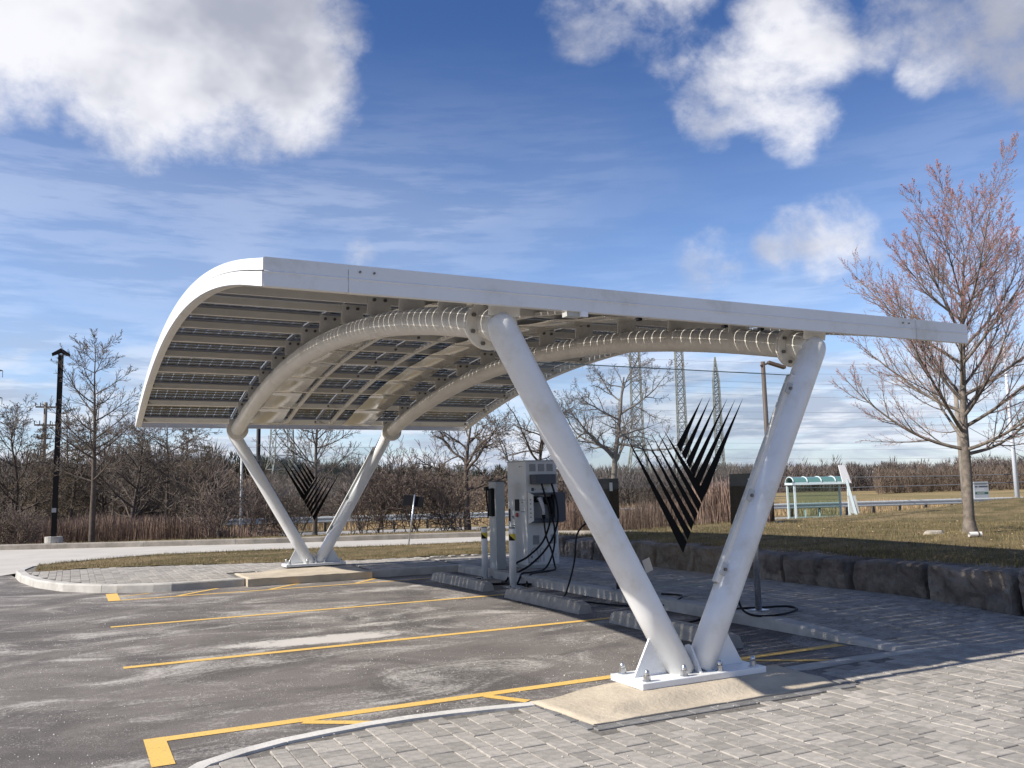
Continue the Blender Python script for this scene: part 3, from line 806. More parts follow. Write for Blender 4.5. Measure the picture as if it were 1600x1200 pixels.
# floodlight and small boxes under the near fascia
b = MB(); b.box((3.34, YN - .01, 2.905), (3.47, YN + .08, 2.94)); fl = b.obj('floodlight', M_GALV, canopy)
b = MB(); b.box((3.44, YN - .04, 2.90), (3.50, YN - .012, 2.94)); b.obj('light_lens', M_WHITEBOX, fl)
for x in (4.02, 4.9, 5.3):
    b = MB(); b.box((x, YN + .04, 2.925), (x + .04, YN + .08, 2.95)); b.obj('junction_box', M_BLACK, canopy)
# glass screens with the fanned-blade emblem
EMB = [((-.532, 2.027), (-.008, 1.056), (.035, 1.143)), ((-.42, 2.0), (.044, 1.16), (.077, 1.222)), ((-.339, 2.01), (.085, 1.235), (.117, 1.298)),
       ((-.28, 2.035), (.128, 1.309), (.157, 1.37)), ((-.209, 2.042), (.167, 1.382), (.2, 1.445)), ((-.146, 2.051), (.206, 1.455), (.249, 1.532)),
       ((.269, 2.334), (-.022, 1.934), (.014, 1.873)), ((.353, 2.337), (.024, 1.86), (.059, 1.808)), ((.43, 2.318), (.066, 1.795), (.101, 1.738)),
       ((.532, 2.329), (.107, 1.726), (.143, 1.670)), ((.622, 2.328), (.15, 1.658), (.193, 1.600)), ((.705, 2.333), (.2, 1.590), (.254, 1.521))]
def screen(yy, flip, z0):
    def legx(s, zz):
        xt = XL if s < 0 else XR; x0 = XB + s * .092
        return x0 + (xt - x0) * (zz - z0) / (2.80 - z0) - s * .134
    zt, zb = 2.56, .80
    g = MB(); g.xz([(legx(-1, zb) + .01, zb), (legx(1, zb) - .01, zb), (legx(1, zt) - .01, zt), (legx(-1, zt) + .01, zt)], yy - .006, yy + .006)
    go = g.obj('glass_screen', M_GLASS, canopy)
    e = MB(); e.box((legx(-1, zt) + .01, yy - .007, zt), (legx(1, zt) - .01, yy + .007, zt + .006)); e.obj('glass_edge', mat('glass_edge', (.10, .15, .15), .3), go)
    e = MB(); e.box((legx(-1, zb) + .01, yy - .007, zb - .006), (legx(1, zb) - .01, yy + .007, zb)); e.obj('glass_edge', mat('glass_edge', (.10, .15, .15), .3), go)
    for T3 in EMB:
        pts = [(XB - .01 + (-a if flip else a), c) for a, c in T3]
        ar = sum(pts[i][0] * pts[(i + 1) % 3][1] - pts[(i + 1) % 3][0] * pts[i][1] for i in range(3))
        if ar < 0: pts.reverse()
        e = MB(); e.xz(pts, yy - .0085, yy - .0065); e.obj('emblem_blade', M_DECAL, go)
    r = MB(); k = Vector((legx(1, zt) - legx(1, zb), 0, zt - zb)).normalized()
    p0, p1 = Vector((legx(1, zb) - .012, yy, zb)), Vector((legx(1, zt) - .012, yy, zt))
    r.bar(p0, p1, .05, .06, up=(0, 1, 0)); r.obj('glass_channel', M_BOUNCE_CREAM, canopy)
    r = MB(); r.bar(p0 + Vector((.034, -.026, 0)), p1 + Vector((.034, -.026, 0)), .012, .012, up=(0, 1, 0)); r.obj('gasket', M_BLACK, canopy)
    r = MB(); r.bar((legx(-1, zb) - .002, yy, zb), (legx(-1, zt) - .002, yy, zt), .02, .03, up=(0, 1, 0)); r.obj('gasket', M_BLACK, canopy)
    for t in (.06, .40, .93):
        c = p0.lerp(p1, t); q = MB(); q.obox(c + Vector((0, -.038, 0)), k * .05, (0, .008, 0), k.cross(Vector((0, 1, 0))) * .03); qo = q.obj('clamp', M_GALV, canopy)
        q = MB(); q.tube([c + Vector((0, -.062, 0)), c + Vector((0, -.04, 0))], .014, 8, smooth=False); q.obj('clamp_bolt', M_BOLT, qo)
    return go
gs = screen(YC, False, .13)
screen(YCF, True, .21)
b = MB(); b.obox((4.10, YC - .012, .98), Vector((.035, 0, .012)), (0, .0012, 0), Vector((-.017, 0, .05))); b.obj('sticker', mat('paper_sticker', (.42, .38, .33), .7), gs)

# ------------------------------------------------------------------ wheel stops
def wheel_stop(x, y0, y1, label):
    b = MB(); h = .15; w0, w1 = .105, .066; c = .03
    t = thing('wheel_stop', label, 'wheel stop', (x, (y0 + y1) / 2, .003), 0, 'concrete wheel stops in the stalls')
    L2 = (y1 - y0) / 2
    vs = []; N = 14; RR = random.Random(int(y0 * 10))
    for i in range(N + 1):
        y = -L2 + 2 * L2 * i / N; e = c if i in (0, N) else 0; q = RR.uniform(-.003, .003)
        vs += [(-w0, y, 0), (-w0 + .006, y, .03), (-w1 - e * .2 + q, y, h - .012 - e), (-w1 + .014, y, h - e), (w1 - .014, y, h - e), (w1 + q, y, h - .012 - e), (w0 - .006, y, .03), (w0, y, 0)]
    fs = [(i * 8 + k, i * 8 + k + 1, (i + 1) * 8 + k + 1, (i + 1) * 8 + k) for i in range(N) for k in range(7)] + [tuple(reversed(range(8))), tuple(N * 8 + k for k in range(8))]
    b.add(vs, fs); so_ = b.obj('concrete_block', M_STOP, t)
    for y in (-L2 * .68, L2 * .68):
        q = MB(); q.tube([(0, y, h - .004), (0, y, h + .006)], .012, 8, smooth=False); q.obj('pin', M_BOLT, t)
wheel_stop(5.98, 12.85, 15.1, 'low concrete wheel stop in the far stall, the one farthest from the camera')
wheel_stop(5.92, 9.8, 11.95, 'low concrete wheel stop in the middle stall before the white bollard')
wheel_stop(5.86, 6.9, 9.0, 'low concrete wheel stop in the nearest stall behind the near columns')

# ------------------------------------------------------------------ bollards
def bollard(x, y, h, label):
    t = thing('bollard', label, 'bollard', (x, y, 0.0), 0, 'white bollards guarding the charger')
    b = MB(); b.box((-.13, -.13, .001), (.13, .13, .014)); b.obj('base_plate', M_GALV, t)
    for s in (-1, 1):
        q = MB(); q.tube([(s * .095, -.095, .014), (s * .095, -.095, .04)], .012, 6, smooth=False); q.obj('anchor_bolt', M_BOLT, t)
    b = MB(); b.tube([(0, 0, .014), (0, 0, h - .012), (0, 0, h)], [.057, .057, .05], 24); b.obj('post', mat('bollard_white', (.68, .68, .67), .5, var=.05, dirt=(.5, .49, .45)), t)
    b = MB(); b.tube([(0, 0, h), (0, 0, h + .012)], [.054, .045], 24); b.obj('cap', M_BLACK, t)
    b = MB(); b.tube([(0, 0, h - .20), (0, 0, h - .09)], .0585, 24, caps=False); tp = b.obj('warning_tape', M_YEL, t)
    b = MB(); n = 24; vs = []
    for k in range(0, 9):
        a = pi + 2 * pi * k / n
        z0 = h - .20; z1 = h - .20 + .11 * (1 - k / 8)
        vs += [(.0595 * cos(a), .0595 * sin(a), z0), (.0595 * cos(a), .0595 * sin(a), z1)]
    b.add(vs, [(2 * i, 2 * i + 2, 2 * i + 3, 2 * i + 1) for i in range(8)]); b.obj('black_stripe', M_BLACK, tp)
bollard(6.80, 14.75, .92, 'white bollard with black and yellow tape, left of the pair before the charger')
bollard(6.57, 13.15, .96, 'white bollard with black and yellow tape, right and nearer of the pair')

# ------------------------------------------------------------------ fast charger
ZB = Z1 + .005
ch = thing('fast_charger', 'tall white charging cabinet with black cables behind the bollards', 'charging station', (7.62, 14.62, ZB))
b = MB(); b.box((.01, .01, 0), (.66, .77, .06)); b.obj('plinth', M_CABG, ch)
b = MB(); b.box((0, 0, .06), (.67, .78, 1.99)); body = b.obj('cabinet', M_CAB, ch, bevel=.008)
b = MB(); b.box((-.008, -.008, 1.99), (.678, .788, 2.01)); b.obj('roof_cap', M_CABG, ch)
for x0, x1, z0, z1 in ((.08, .21, 1.80, 1.94), (.265, .395, 1.80, 1.94), (.45, .58, 1.80, 1.94), (.12, .25, .44, .61), (.5, .62, .44, .61)):
    b = MB(); b.box((x0, -.006, z0), (x1, .0, z1)); v_ = b.obj('vent_grille', M_GREYINK, ch)
    n = 7; b = MB()
    for k in range(n):
        zz = z0 + (z1 - z0) * (k + .5) / n; b.obox(((x0 + x1) / 2, -.010, zz), ((x1 - x0) / 2 - .006, 0, 0), (0, .004, .002), (0, 0, .004))
    b.obj('louvre', M_CABG, v_)
def hexhood(x0, x1, z0, z1, dp, wrap=0.0, mname=M_SLATE):
    b = MB(); c = .05
    prof = [(x0, 0), (x0 + .0, -dp * .6), (x0 + .06, -dp), (x1 - .06, -dp), (x1 + wrap, -dp * .35), (x1 + wrap, 0)]
    n = len(prof); vs = [(x, y, z0 + (c if y < -dp * .5 else 0) * 0) for x, y in prof] + [(x, y, z1) for x, y in prof]
    b.add(vs, [tuple(range(n)), tuple(reversed(range(n, 2 * n)))] + [(i, n + i, n + (i + 1) % n, (i + 1) % n) for i in range(n)])
    return b
hexhood(.08, .62, 1.56, 1.74, .15, .02).obj('cable_hood', M_SLATE, ch, bevel=.006)
# lower holster hood built as a frame round an open recess
b = MB()
b.xz([(.06, .84), (.72, .84), (.72, 1.40), (.06, 1.40), (.06, 1.36), (.52, 1.36), (.52, .92), (.06, .92)], -.15, 0)
b.box((.72, -.11, .86), (.78, .18, 1.38)); b.obj('holster_hood', M_SLATE, ch, bevel=.006)
b = MB(); b.add([(.02, -.02, .82), (.055, -.17, .88), (.055, -.17, 1.36), (.02, -.02, 1.42), (.055, .0, .82), (.075, -.15, .88), (.075, -.15, 1.36), (.055, 0, 1.42)],
                [(0, 3, 2, 1), (4, 5, 6, 7), (0, 1, 5, 4), (1, 2, 6, 5), (2, 3, 7, 6), (3, 0, 4, 7)]); cheek = b.obj('hood_cheek', M_CAB, ch)
for k in range(5):
    q = MB(); q.obox((.035, -.10, 1.27 - k * .075 - (.02 if k > 1 else 0)), (.004, -.016, 0), (.001, .0003, 0), (0, 0, .010)); q.obj('cheek_mark', M_INK, cheek)
b = MB(); b.box((.1, -.03, .92), (.5, -.012, 1.34)); b.obj('holster_recess', M_GREYINK, ch)
b = MB(); b.box((.14, -.06, 1.22), (.26, -.03, 1.33)); b.box((.34, -.06, 1.18), (.48, -.03, 1.32)); b.obj('holster_socket', M_BLACK, ch)
# connector gun
b = MB()
b.tube([(.20, -.06, 1.30), (.20, -.17, 1.28), (.225, -.20, 1.18), (.25, -.205, 1.08), (.25, -.20, .95)], [.035, .040, .034, .027, .030], 12); gun = b.obj('connector', M_GUN, ch)
b = MB(); b.tube([(.25, -.20, .99), (.25, -.20, .93)], .034, 12); b.obj('connector_collar', M_BLACK, gun)
b = MB(); b.tube([(.42, -.06, 1.28), (.42, -.15, 1.26), (.43, -.17, 1.14), (.43, -.17, 1.0)], [.04, .042, .035, .03], 12); b.obj('connector', M_BLACK, ch)
def smooth_path(P, n=10):
    P = [Vector(p) for p in P]; out = []
    for i in range(len(P) - 1):
        p0, p1, p2, p3 = P[max(i - 1, 0)], P[i], P[i + 1], P[min(i + 2, len(P) - 1)]
        for k in range(n):
            t = k / n; out.append(.5 * ((2 * p1) + (p2 - p0) * t + (2 * p0 - 5 * p1 + 4 * p2 - p3) * t * t + (3 * p1 - p0 - 3 * p2 + p3) * t ** 3))
    return out + [P[-1]]
def cable(P, r, parent, name='cable'):
    b = MB(); b.tube(smooth_path(P), r, 8); return b.obj(name, M_CABLE, parent)
fl_ = -ZB + .022   # asphalt level in charger coordinates
cable([(.26, -.13, 1.58), (.29, -.17, 1.4), (.33, -.24, 1.15), (.34, -.27, .86), (.14, -.33, .50), (-.22, -.42, .26), (-.50, -.5, .16), (-.62, -.52, .02), (-.75, -.62, fl_), (-.95, -.85, fl_), (-.9, -1.3, fl_), (-.55, -1.5, fl_)], .019, ch)
cable([(.47, -.13, 1.58), (.50, -.19, 1.38), (.52, -.26, 1.1), (.50, -.28, .86), (.36, -.32, .56), (.08, -.42, .30), (-.25, -.50, .10), (-.60, -.62, -.02), (-.8, -.9, fl_), (-1.2, -1.0, fl_), (-1.5, -.4, fl_), (-1.35, .1, fl_), (-1.0, -.1, fl_)], .019, ch)
cable([(.25, -.20, .93), (.27, -.24, .6), (.34, -.30, .34), (.36, -.36, .10), (.28, -.52, .012), (.02, -.70, .012), (-.30, -.95, .03), (-.55, -1.15, .02), (-.74, -1.35, fl_), (-.9, -1.7, fl_)], .017, ch)
cable([(.43, -.17, 1.0), (.45, -.24, .74), (.38, -.34, .42), (.20, -.48, .16), (-.02, -.62, .03), (-.38, -.80, .02), (-.62, -.95, .02), (-.85, -1.2, fl_), (-.95, -.95, fl_), (-.75, -.6, fl_)], .017, ch)
# graphics: small logos, screen, labels, emergency button, car-and-plug picture
def decal(x0, x1, z0, z1, m, name, y=-.0032):
    q = MB(); q.box((x0, y, z0), (x1, y + .0025, z1)); return q.obj(name, m, ch)
decal(.11, .165, 1.43, 1.49, M_SLATE, 'logo_mark'); decal(.18, .20, 1.45, 1.47, M_GREYINK, 'logo_letter'); decal(.30, .42, 1.455, 1.47, M_GREYINK, 'logo_letter')
def sdecal(y0, y1, z0, z1, m, name, d=.0032):
    q = MB(); q.box((-d, y0, z0), (-d + .0025, y1, z1)); return q.obj(name, m, ch)
YS = lambda p: .78 * (1 - (p - 72) / 160.0)   # where a mark sits across the side door
sdecal(YS(172), YS(135), 1.06, 1.28, M_BLACK, 'display_screen', .006)
sdecal(YS(222), YS(184), 1.262, 1.272, M_INK, 'label_text'); sdecal(YS(222), YS(184), 1.045, 1.055, M_INK, 'label_text')
sdecal(YS(205), YS(192), 1.21, 1.235, M_GREYINK, 'label_text'); sdecal(YS(214), YS(190), 1.10, 1.104, M_GREYINK, 'label_text'); sdecal(YS(214), YS(190), 1.16, 1.163, M_GREYINK, 'label_text')
sdecal(YS(95), YS(84), .86, 1.10, M_BLACK, 'door_handle', .02)
sdecal(YS(122), YS(108), .93, .965, M_INK, 'label_text'); sdecal(YS(126), YS(118), .90, .93, M_INK, 'label_text')
sdecal(YS(130), YS(112), .775, .79, M_INK, 'label_text'); sdecal(YS(106), YS(101), .775, .785, M_INK, 'label_text'); sdecal(YS(128), YS(106), .745, .750, M_GREYINK, 'label_text')
sdecal(YS(186), YS(176), 1.885, 1.91, M_GREYINK, 'logo_mark'); sdecal(YS(204), YS(189), 1.89, 1.90, M_GREYINK, 'logo_letter')
b = MB(); yb = YS(155); b.tube([(-.028, yb, .985), (0, yb, .985)], .040, 16, smooth=False); b.obj('emergency_button', M_RED, ch)
b = MB(); P_ = [(.02, .12), (.10, .12), (.12, .27), (.10, .29), (.02, .29)]
def outline(pts, wd, m, name, y=-.004):
    q = MB()
    for (x0, z0), (x1, z1) in zip(pts, pts[1:]): q.bar((x0, y, z0), (x1, y, z1), .003, wd, up=(0, 0, 1)) if abs(z1 - z0) < abs(x1 - x0) else q.bar((x0, y, z0), (x1, y, z1), .003, wd, up=(1, 0, 0))
    return q.obj(name, m, ch)
outline([(.02, .12), (.02, .24), (.06, .26), (.10, .36), (.16, .38), (.20, .34), (.23, .20), (.23, .12), (.02, .12)], .012, M_GREYINK, 'car_graphic')
decal(.06, .11, .19, .24, M_GREYINK, 'car_graphic'); decal(.15, .2, .12, .18, M_GREYINK, 'car_graphic')
outline([(.27, .12), (.27, .34), (.31, .37), (.34, .34), (.34, .12)], .01, M_GREYINK, 'plug_graphic')
decal(.58, .615, .18, .25, M_GREYINK, 'plate_outline'); decal(.585, .61, .187, .243, M_CAB, 'plate_inner', -.0042)

# grey cabinet just left of the charger with its own small holster
gc = thing('power_cabinet', 'narrow grey metal cabinet left of the tall white charger', 'cabinet', (7.10, 14.86, ZB))
b = MB(); b.box((0, 0, 0), (.19, .30, 1.62)); b.obj('cabinet', M_CABG, gc, bevel=.006)
b = MB(); b.box((-.012, -.012, 1.62), (.202, .312, 1.635)); b.obj('lid', M_SLATE, gc)
b = MB(); b.box((-.07, .05, .98), (-.002, .2, 1.5)); b.obj('holster_box', M_BLACK, gc, bevel=.01)
b = MB(); b.box((-.16, .08, 1.46), (-.102, .16, 1.53)); b.obj('connector', M_BLACK, gc)
cable([(-.13, .12, 1.47), (-.14, .10, 1.3), (-.125, .08, 1.1), (-.12, .1, .95)], .014, gc)

# ------------------------------------------------------------------ pedestal chargers
def pedestal(x, y, label, loops):
    t = thing('charging_pedestal', label, 'charging post', (x, y, pav_z(x, y)), 0, 'black wall chargers on steel posts')
    b = MB(); b.tube([(0, 0, 0), (0, 0, 1.52)], .037, 20); b.obj('post', M_NUT, t)
    b = MB(); b.box((-.09, -.09, 0), (.09, .09, .012)); b.obj('foot_plate', M_NUT, t)
    b = MB(); b.add([(-.22, -.16, 1.0), (-.045, -.16, 1.02), (-.045, .16, 1.02), (-.22, .16, 1.0), (-.20, -.17, 1.60), (-.045, -.17, 1.60), (-.045, .17, 1.60), (-.20, .17, 1.60)],
                    [(0, 3, 2, 1), (4, 5, 6, 7), (0, 1, 5, 4), (1, 2, 6, 5), (2, 3, 7, 6), (3, 0, 4, 7)]); bx = b.obj('charger_box', M_BLACK, t, bevel=.012)
    b = MB(); b.box((-.21, -.176, 1.42), (-.16, -.1745, 1.54)); b.obj('sticker', M_SIGNW, bx)
    b = MB(); b.tube([(-.22, -.05, 1.10), (-.30, -.07, 1.04), (-.33, -.09, .93)], [.035, .028, .024], 10); b.obj('connector', M_BLACK, t)
    for L_ in loops: cable(L_, .013, t)
pedestal(7.26, 8.1, 'black charging box on a steel post seen through the near V, beside the right column',
         [[(-.33, -.09, .93), (-.36, -.10, .75), (-.40, -.12, .45), (-.42, -.16, .12), (-.36, -.3, .01), (-.1, -.45, .012), (.35, -.25, .012), (.45, .0, .012), (.15, .1, .012), (-.3, .15, .012), (-.9, .25, -.10), (-1.0, .7, -.105), (-.6, 1.2, -.105)]])
pedestal(7.16, 10.9, 'black charging box on a steel post mostly hidden behind the near left column',
         [[(-.33, -.09, .93), (-.50, -.05, .98), (-.66, 0.02, .82), (-.72, .04, .4), (-.86, .05, .0), (-.94, .05, -.09), (-.7, -.3, -.10), (-.5, -.9, -.10), (-.2, -1.4, -.06), (-.05, -1.5, .02), (.2, -1.2, .014), (.1, -.9, .014)]])

# ------------------------------------------------------------------ stone wall
wall = thing('stone_wall', 'low retaining wall of large rough armour stones along the rear pavement', 'wall', (0, 0, 0))
bounds = [18.3, 16.9, 15.75, 14.55, 13.5, 12.35, 11.25, 10.25, 8.98, 7.72, 6.55, 5.4, 4.2, 3.0, 1.6]
for i, (y1, y0) in enumerate(zip(bounds, bounds[1:])):
    R = random.Random(40 + i); x0 = 9.66 + .04 * R.uniform(-1, 1); x1 = 10.35; zt = .555 + R.uniform(-.035, .03) - .04 * sst(14, 18, y1); z0 = -.03
    n = (6, 30, 10); g = R.uniform(.012, .05)
    vs = {}; V = []; F = []
    def vid(i_, j_, k_):
        key = (i_, j_, k_)
        if key not in vs:
            u, v_, ww = i_ / n[0], j_ / n[1], k_ / n[2]
            x = x0 + (x1 - x0) * u; y = y0 + g + (y1 - y0 - 2 * g) * v_; zz = z0 + (zt - z0) * ww
            cx_, cy_, cz_ = (x0 + x1) / 2, (y0 + y1) / 2, (z0 + zt) / 2
            e = sum(1 for q in (u, v_, ww) if q < .01 or q > .99)
            if e >= 2:
                k2 = .018 if e == 2 else .03
                x += (k2 if u < .5 else -k2) if u < .01 or u > .99 else 0
                y += (k2 if v_ < .5 else -k2) if v_ < .01 or v_ > .99 else 0
                zz += (k2 if ww < .5 else -k2) if ww > .99 else 0
            p = Vector((x, y, zz)) * 2.6 + Vector((i * 9, 0, 0))
            dd = noise.noise_vector(p * .7) * .06 + noise.noise_vector(p * 3.6) * .022
            cl = noise.voronoi(p * 1.5)[0]; rg = min(.35, cl[1] - cl[0])
            dd.x += .05 - .12 * rg + .03 * noise.cell(p * 1.5); dd.z += .015 * noise.cell(p * 1.3)
            vs[key] = len(V); V.append((x + dd.x, y + dd.y * .6, zz + dd.z * (.7 if ww > .2 else 0)))
        return vs[key]
    for a in range(n[0]):
        for c in range(n[1]): F.append((vid(a, c, n[2]), vid(a + 1, c, n[2]), vid(a + 1, c + 1, n[2]), vid(a, c + 1, n[2])))
    for c in range(n[1]):
        for k in range(n[2]): F.append((vid(0, c, k), vid(0, c, k + 1), vid(0, c + 1, k + 1), vid(0, c + 1, k)))
    for a in range(n[0]):
        for k in range(n[2]):
            F.append((vid(a, 0, k), vid(a + 1, 0, k), vid(a + 1, 0, k + 1), vid(a, 0, k + 1)))
            F.append((vid(a, n[1], k), vid(a, n[1], k + 1), vid(a + 1, n[1], k + 1), vid(a + 1, n[1], k)))
    b = MB(); b.add(V, F); b.obj('stone_block', M_STONE, wall)

# ------------------------------------------------------------------ grass blades
def blades(name, pts, hmin, hmax, m, label, seed=1, wd=.004, parent=None):
    R = random.Random(seed); b = MB()
    for (x, y, zz) in pts:
        a = R.random() * 6.3; h = R.uniform(hmin, hmax); l = R.uniform(0, .6) * h; w_ = wd * R.uniform(.7, 1.3)
        b.v += [(x - w_ * sin(a), y + w_ * cos(a), zz - .01), (x + w_ * sin(a), y - w_ * cos(a), zz - .01), (x + l * cos(a + 1), y + l * sin(a + 1), zz + h)]
        k = len(b.v); b.f.append((k - 3, k - 2, k - 1)); b.sm.append(False)
    return b.obj(name, m, kind='stuff', label=label)
R = random.Random(21)
# island turf: a raised sod sheet with blades
n = 60; tv = []; tf = []
ROADY = lambda x: (23.9 + (x - .3) * .59 if x < 2 else 25.0 - (x - 2) * .14 if x < 4.9 else 24.6 - (x - 4.9) * .31 if x < 7.8 else 23.7 - (x - 7.8) * .19 if x < 10.9 else 23.1 - (x - 10.9) * .8)
xs_ = [-.62 + i * (12.3) / 120 for i in range(121)]
for x in xs_:
    e0 = grass_edge(x) + .06 * noise.noise(Vector((x * 3, 0, 0))); e1 = ROADY(max(x, -.3)) - .2 if x > -.3 else 23.1 - (-.3 - x) * 1.2
    for j in range(9): tv.append((x, e0 + (e1 - e0) * j / 8, .135 + .03 * sin(pi * j / 8) + .015 * noise.noise(Vector((x * 2, j, 0)))))
tf = [(i * 9 + j, (i + 1) * 9 + j, (i + 1) * 9 + j + 1, i * 9 + j + 1) for i in range(120) for j in range(8)]
b = MB(); b.v = tv; b.f = tf; b.sm = [True] * len(tf); b.obj('island_turf', M_GRASS, kind='structure')
pts = []
for _ in range(26000):
    x = R.uniform(-.6, 11.6); e0 = grass_edge(x); e1 = ROADY(x) - .2 if x > -.3 else 23
    y = e0 + (e1 - e0) * R.random() ** 1.0; pts.append((x, y, .145))
blades('grass', pts, .02, .07, M_BLADE, 'dormant olive grass on the island strip', 2)
pts = []
for _ in range(90000):
    x = 9.9 + 12 * R.random() ** 1.4; y = R.uniform(1, 22)
    if poly_dist(NEAR_EDGE, x, y) > -.2: continue
    zz = ground(x, y)
    if x < 10.25: zz = .56
    if not visible((x, y, zz), 20): continue
    pts.append((x, y, zz))
blades('grass', pts, .02, .075, M_BLADE, 'short dormant grass on the bank above the stone wall', 3)
pts = []
for _ in range(70000):
    x = R.uniform(-14, 46); y = R.uniform(16, 48)
    if poly_dist(FAR_EDGE, x, y) < .25 or rail_s(x, y) > -8.5: continue
    zz = ground(x, y)
    if visible((x, y, zz), 10): pts.append((x, y, zz))
blades('grass', pts, .03, .09, M_BLADE, 'dormant lawn beyond the access road', 4, wd=.009)

R = random.Random(77); b = MB()
for _ in range(2600):
    x, y = (9.9 + 12 * R.random() ** 1.3, R.uniform(3, 21)) if R.random() < .75 else (R.uniform(-.4, 11), R.uniform(19.5, 24))
    if x < 11 and y > 18.4:
        if not (grass_edge(x) < y < ROADY(max(x, -.3)) - .2): continue
        zz = .175
    else:
        if poly_dist(NEAR_EDGE, x, y) > -.3 or y > 18.4: continue
        zz = max(ground(x, y), .5 if x < 10.3 else -1) + .03
    if noise.noise(Vector((x * .7, y * .7, 5))) + .4 * R.random() < .12: continue
    a = R.random() * 6.3; q = R.uniform(.012, .03); e = R.uniform(0, .02)
    b.add([(x + q * cos(a), y + q * sin(a), zz + e), (x + q * .5 * cos(a + 1.6), y + q * .5 * sin(a + 1.6), zz), (x - q * cos(a), y - q * sin(a), zz + e * .5), (x - q * .5 * cos(a + 1.6), y - q * .5 * sin(a + 1.6), zz + .006)], [(0, 1, 2, 3)])
b.obj('leaf_litter', mat('dead_leaf', (.34, .24, .15), .9, var=.3, scale=2, rand=.4), kind='stuff', label='dry leaves and straw scattered over the grass')

# ------------------------------------------------------------------ trees
def orth(d, R):
    a = Vector((R.gauss(0, 1), R.gauss(0, 1), R.gauss(0, 1))); a = a - d * a.dot(d)
    return a.normalized()
def tree_paths(R, h, tr, P):
    """returns levels -> list of (points, radii)"""
    out = [[] for _ in range(5)]
    def br(p, d, L, r, lv):
        n = P['seg'][lv]; pts = [p]; rad = [r]; q = Vector(p); d = Vector(d)
        ch = []
        for i in range(n):
            f = (i + 1) / n
            d = (d + orth(d, R) * P['wig'][lv] + Vector((0, 0, P['trop'][lv]))).normalized()
            q = q + d * (L / n); pts.append(q.copy()); rad.append(max(r * (1 - P['tap'][lv] * f), P.get('rmin', .002)))
            if f >= P['start'][lv] and lv < P['lev']:
                k = P['kids'][lv]; c = int(k) + (1 if R.random() < k - int(k) else 0)
                for _ in range(c): ch.append((q.copy() - d * (L / n) * R.random() * .8, d.copy(), f, rad[-1]))
        out[lv].append((pts, rad))
        az = R.random() * 6.3
        for (cp, cd, f, cr) in ch:
            az += 2.4
            x = cd.cross(Vector((0, 0, 1)));
            if x.length < .1: x = Vector((1, 0, 0))
            x.normalize(); y = cd.cross(x)
            side = (x * cos(az) + y * sin(az)).normalized()
            an = radians(P['ang'][lv] * R.uniform(.75, 1.25))
            if lv == 0: an *= P.get('low', 1.0) + (1 - P.get('low', 1.0)) * f
            nd = (cd * cos(an) + side * sin(an)).normalized()
            st = P['start'][lv]
            prof = P['prof'](f) if lv == 0 else (1.05 - .65 * f)
            br(cp, nd, L * P['len'][lv] * prof * R.uniform(.75, 1.2), min(cr * .8, r * P['rr'][lv] * (1.1 - .5 * f)), lv + 1)
    br(Vector((0, 0, -.05)), Vector((R.uniform(-.02, .02), R.uniform(-.02, .02), 1)), h, tr, 0)
    return out
def tubes(b, paths, n, smooth=True):
    for pts, rad in paths:
        b.tube(pts, rad, n, caps=False, smooth=smooth)
def make_tree(name, label, x, y, h, tr, P, seed, mb=M_DBARK, mt=M_DTWIG, group=None, buds=None, zz=None, sides=(10, 6, 4, 3, 3), lean=None, cat='tree'):
    R = random.Random(seed)
    z0 = ground(x, y) if zz is None else zz
    t = thing(name, label, cat, (x, y, z0), 0, group)
    lv = tree_paths(R, h, tr, P)
    b = MB(); tubes(b, lv[0], sides[0])
    if P.get('flare'):
        b.tube([(0, 0, -.1), (0, 0, .05), (0, 0, .22)], [tr * 1.7, tr * 1.3, tr * 1.0], sides[0], caps=False)
    b.obj('trunk', mb, t)
    b = MB(); tubes(b, lv[1], sides[1]); tubes(b, lv[2], sides[2])
    b.obj('branches', mb if not P.get('twigmat') else mt, t)
    b = MB(); tubes(b, lv[3], sides[3]); tubes(b, lv[4], sides[4])
    if b.v: b.obj('crown', mt, t, kind='stuff')
    if buds:
        b = MB()
        for pts, rad in lv[3] + lv[4]:
            for _ in range(buds):
                k = R.randrange(1, len(pts)); p = pts[k - 1].lerp(pts[k], R.random()); s = R.uniform(.005, .009)
                p = p + Vector((R.uniform(-.01, .01), R.uniform(-.01, .01), R.uniform(-.01, .01)))
                b.v += [p + Vector((s, 0, 0)), p + Vector((-s * .5, s * .8, 0)), p + Vector((-s * .5, -s * .8, 0)), p + Vector((0, 0, s * 1.8))]
                kk = len(b.v) - 4; b.f += [(kk, kk + 1, kk + 3), (kk + 1, kk + 2, kk + 3), (kk + 2, kk, kk + 3)]; b.sm += [False] * 3
        b.v = [tuple(v) for v in b.v]; b.obj('buds', M_BUD, t, kind='stuff')
    return t
MAPLE = dict(lev=4, seg=(16, 10, 7, 4, 3), wig=(.03, .045, .055, .07, .08), trop=(.02, .062, .075, .07, .06), tap=(.93, .85, .85, .8, .7), start=(.27, .2, .15, .2, 1),
             kids=(2.7, 1.7, 1.6, 1.6, 0), ang=(46, 30, 30, 36, 30), len=(.62, .50, .42, .34), rr=(.36, .42, .42, .45), low=1.65, prof=lambda f: 1.08 - .58 * f, rmin=.0019, flare=True)
make_tree('maple_tree', 'large bare maple with reddish buds and pale bark on the grass bank at right', 14.0, 10.2, 5.1, .098, MAPLE, 12, M_BARK, M_TWIG, buds=1, sides=(14, 8, 5, 3, 3))
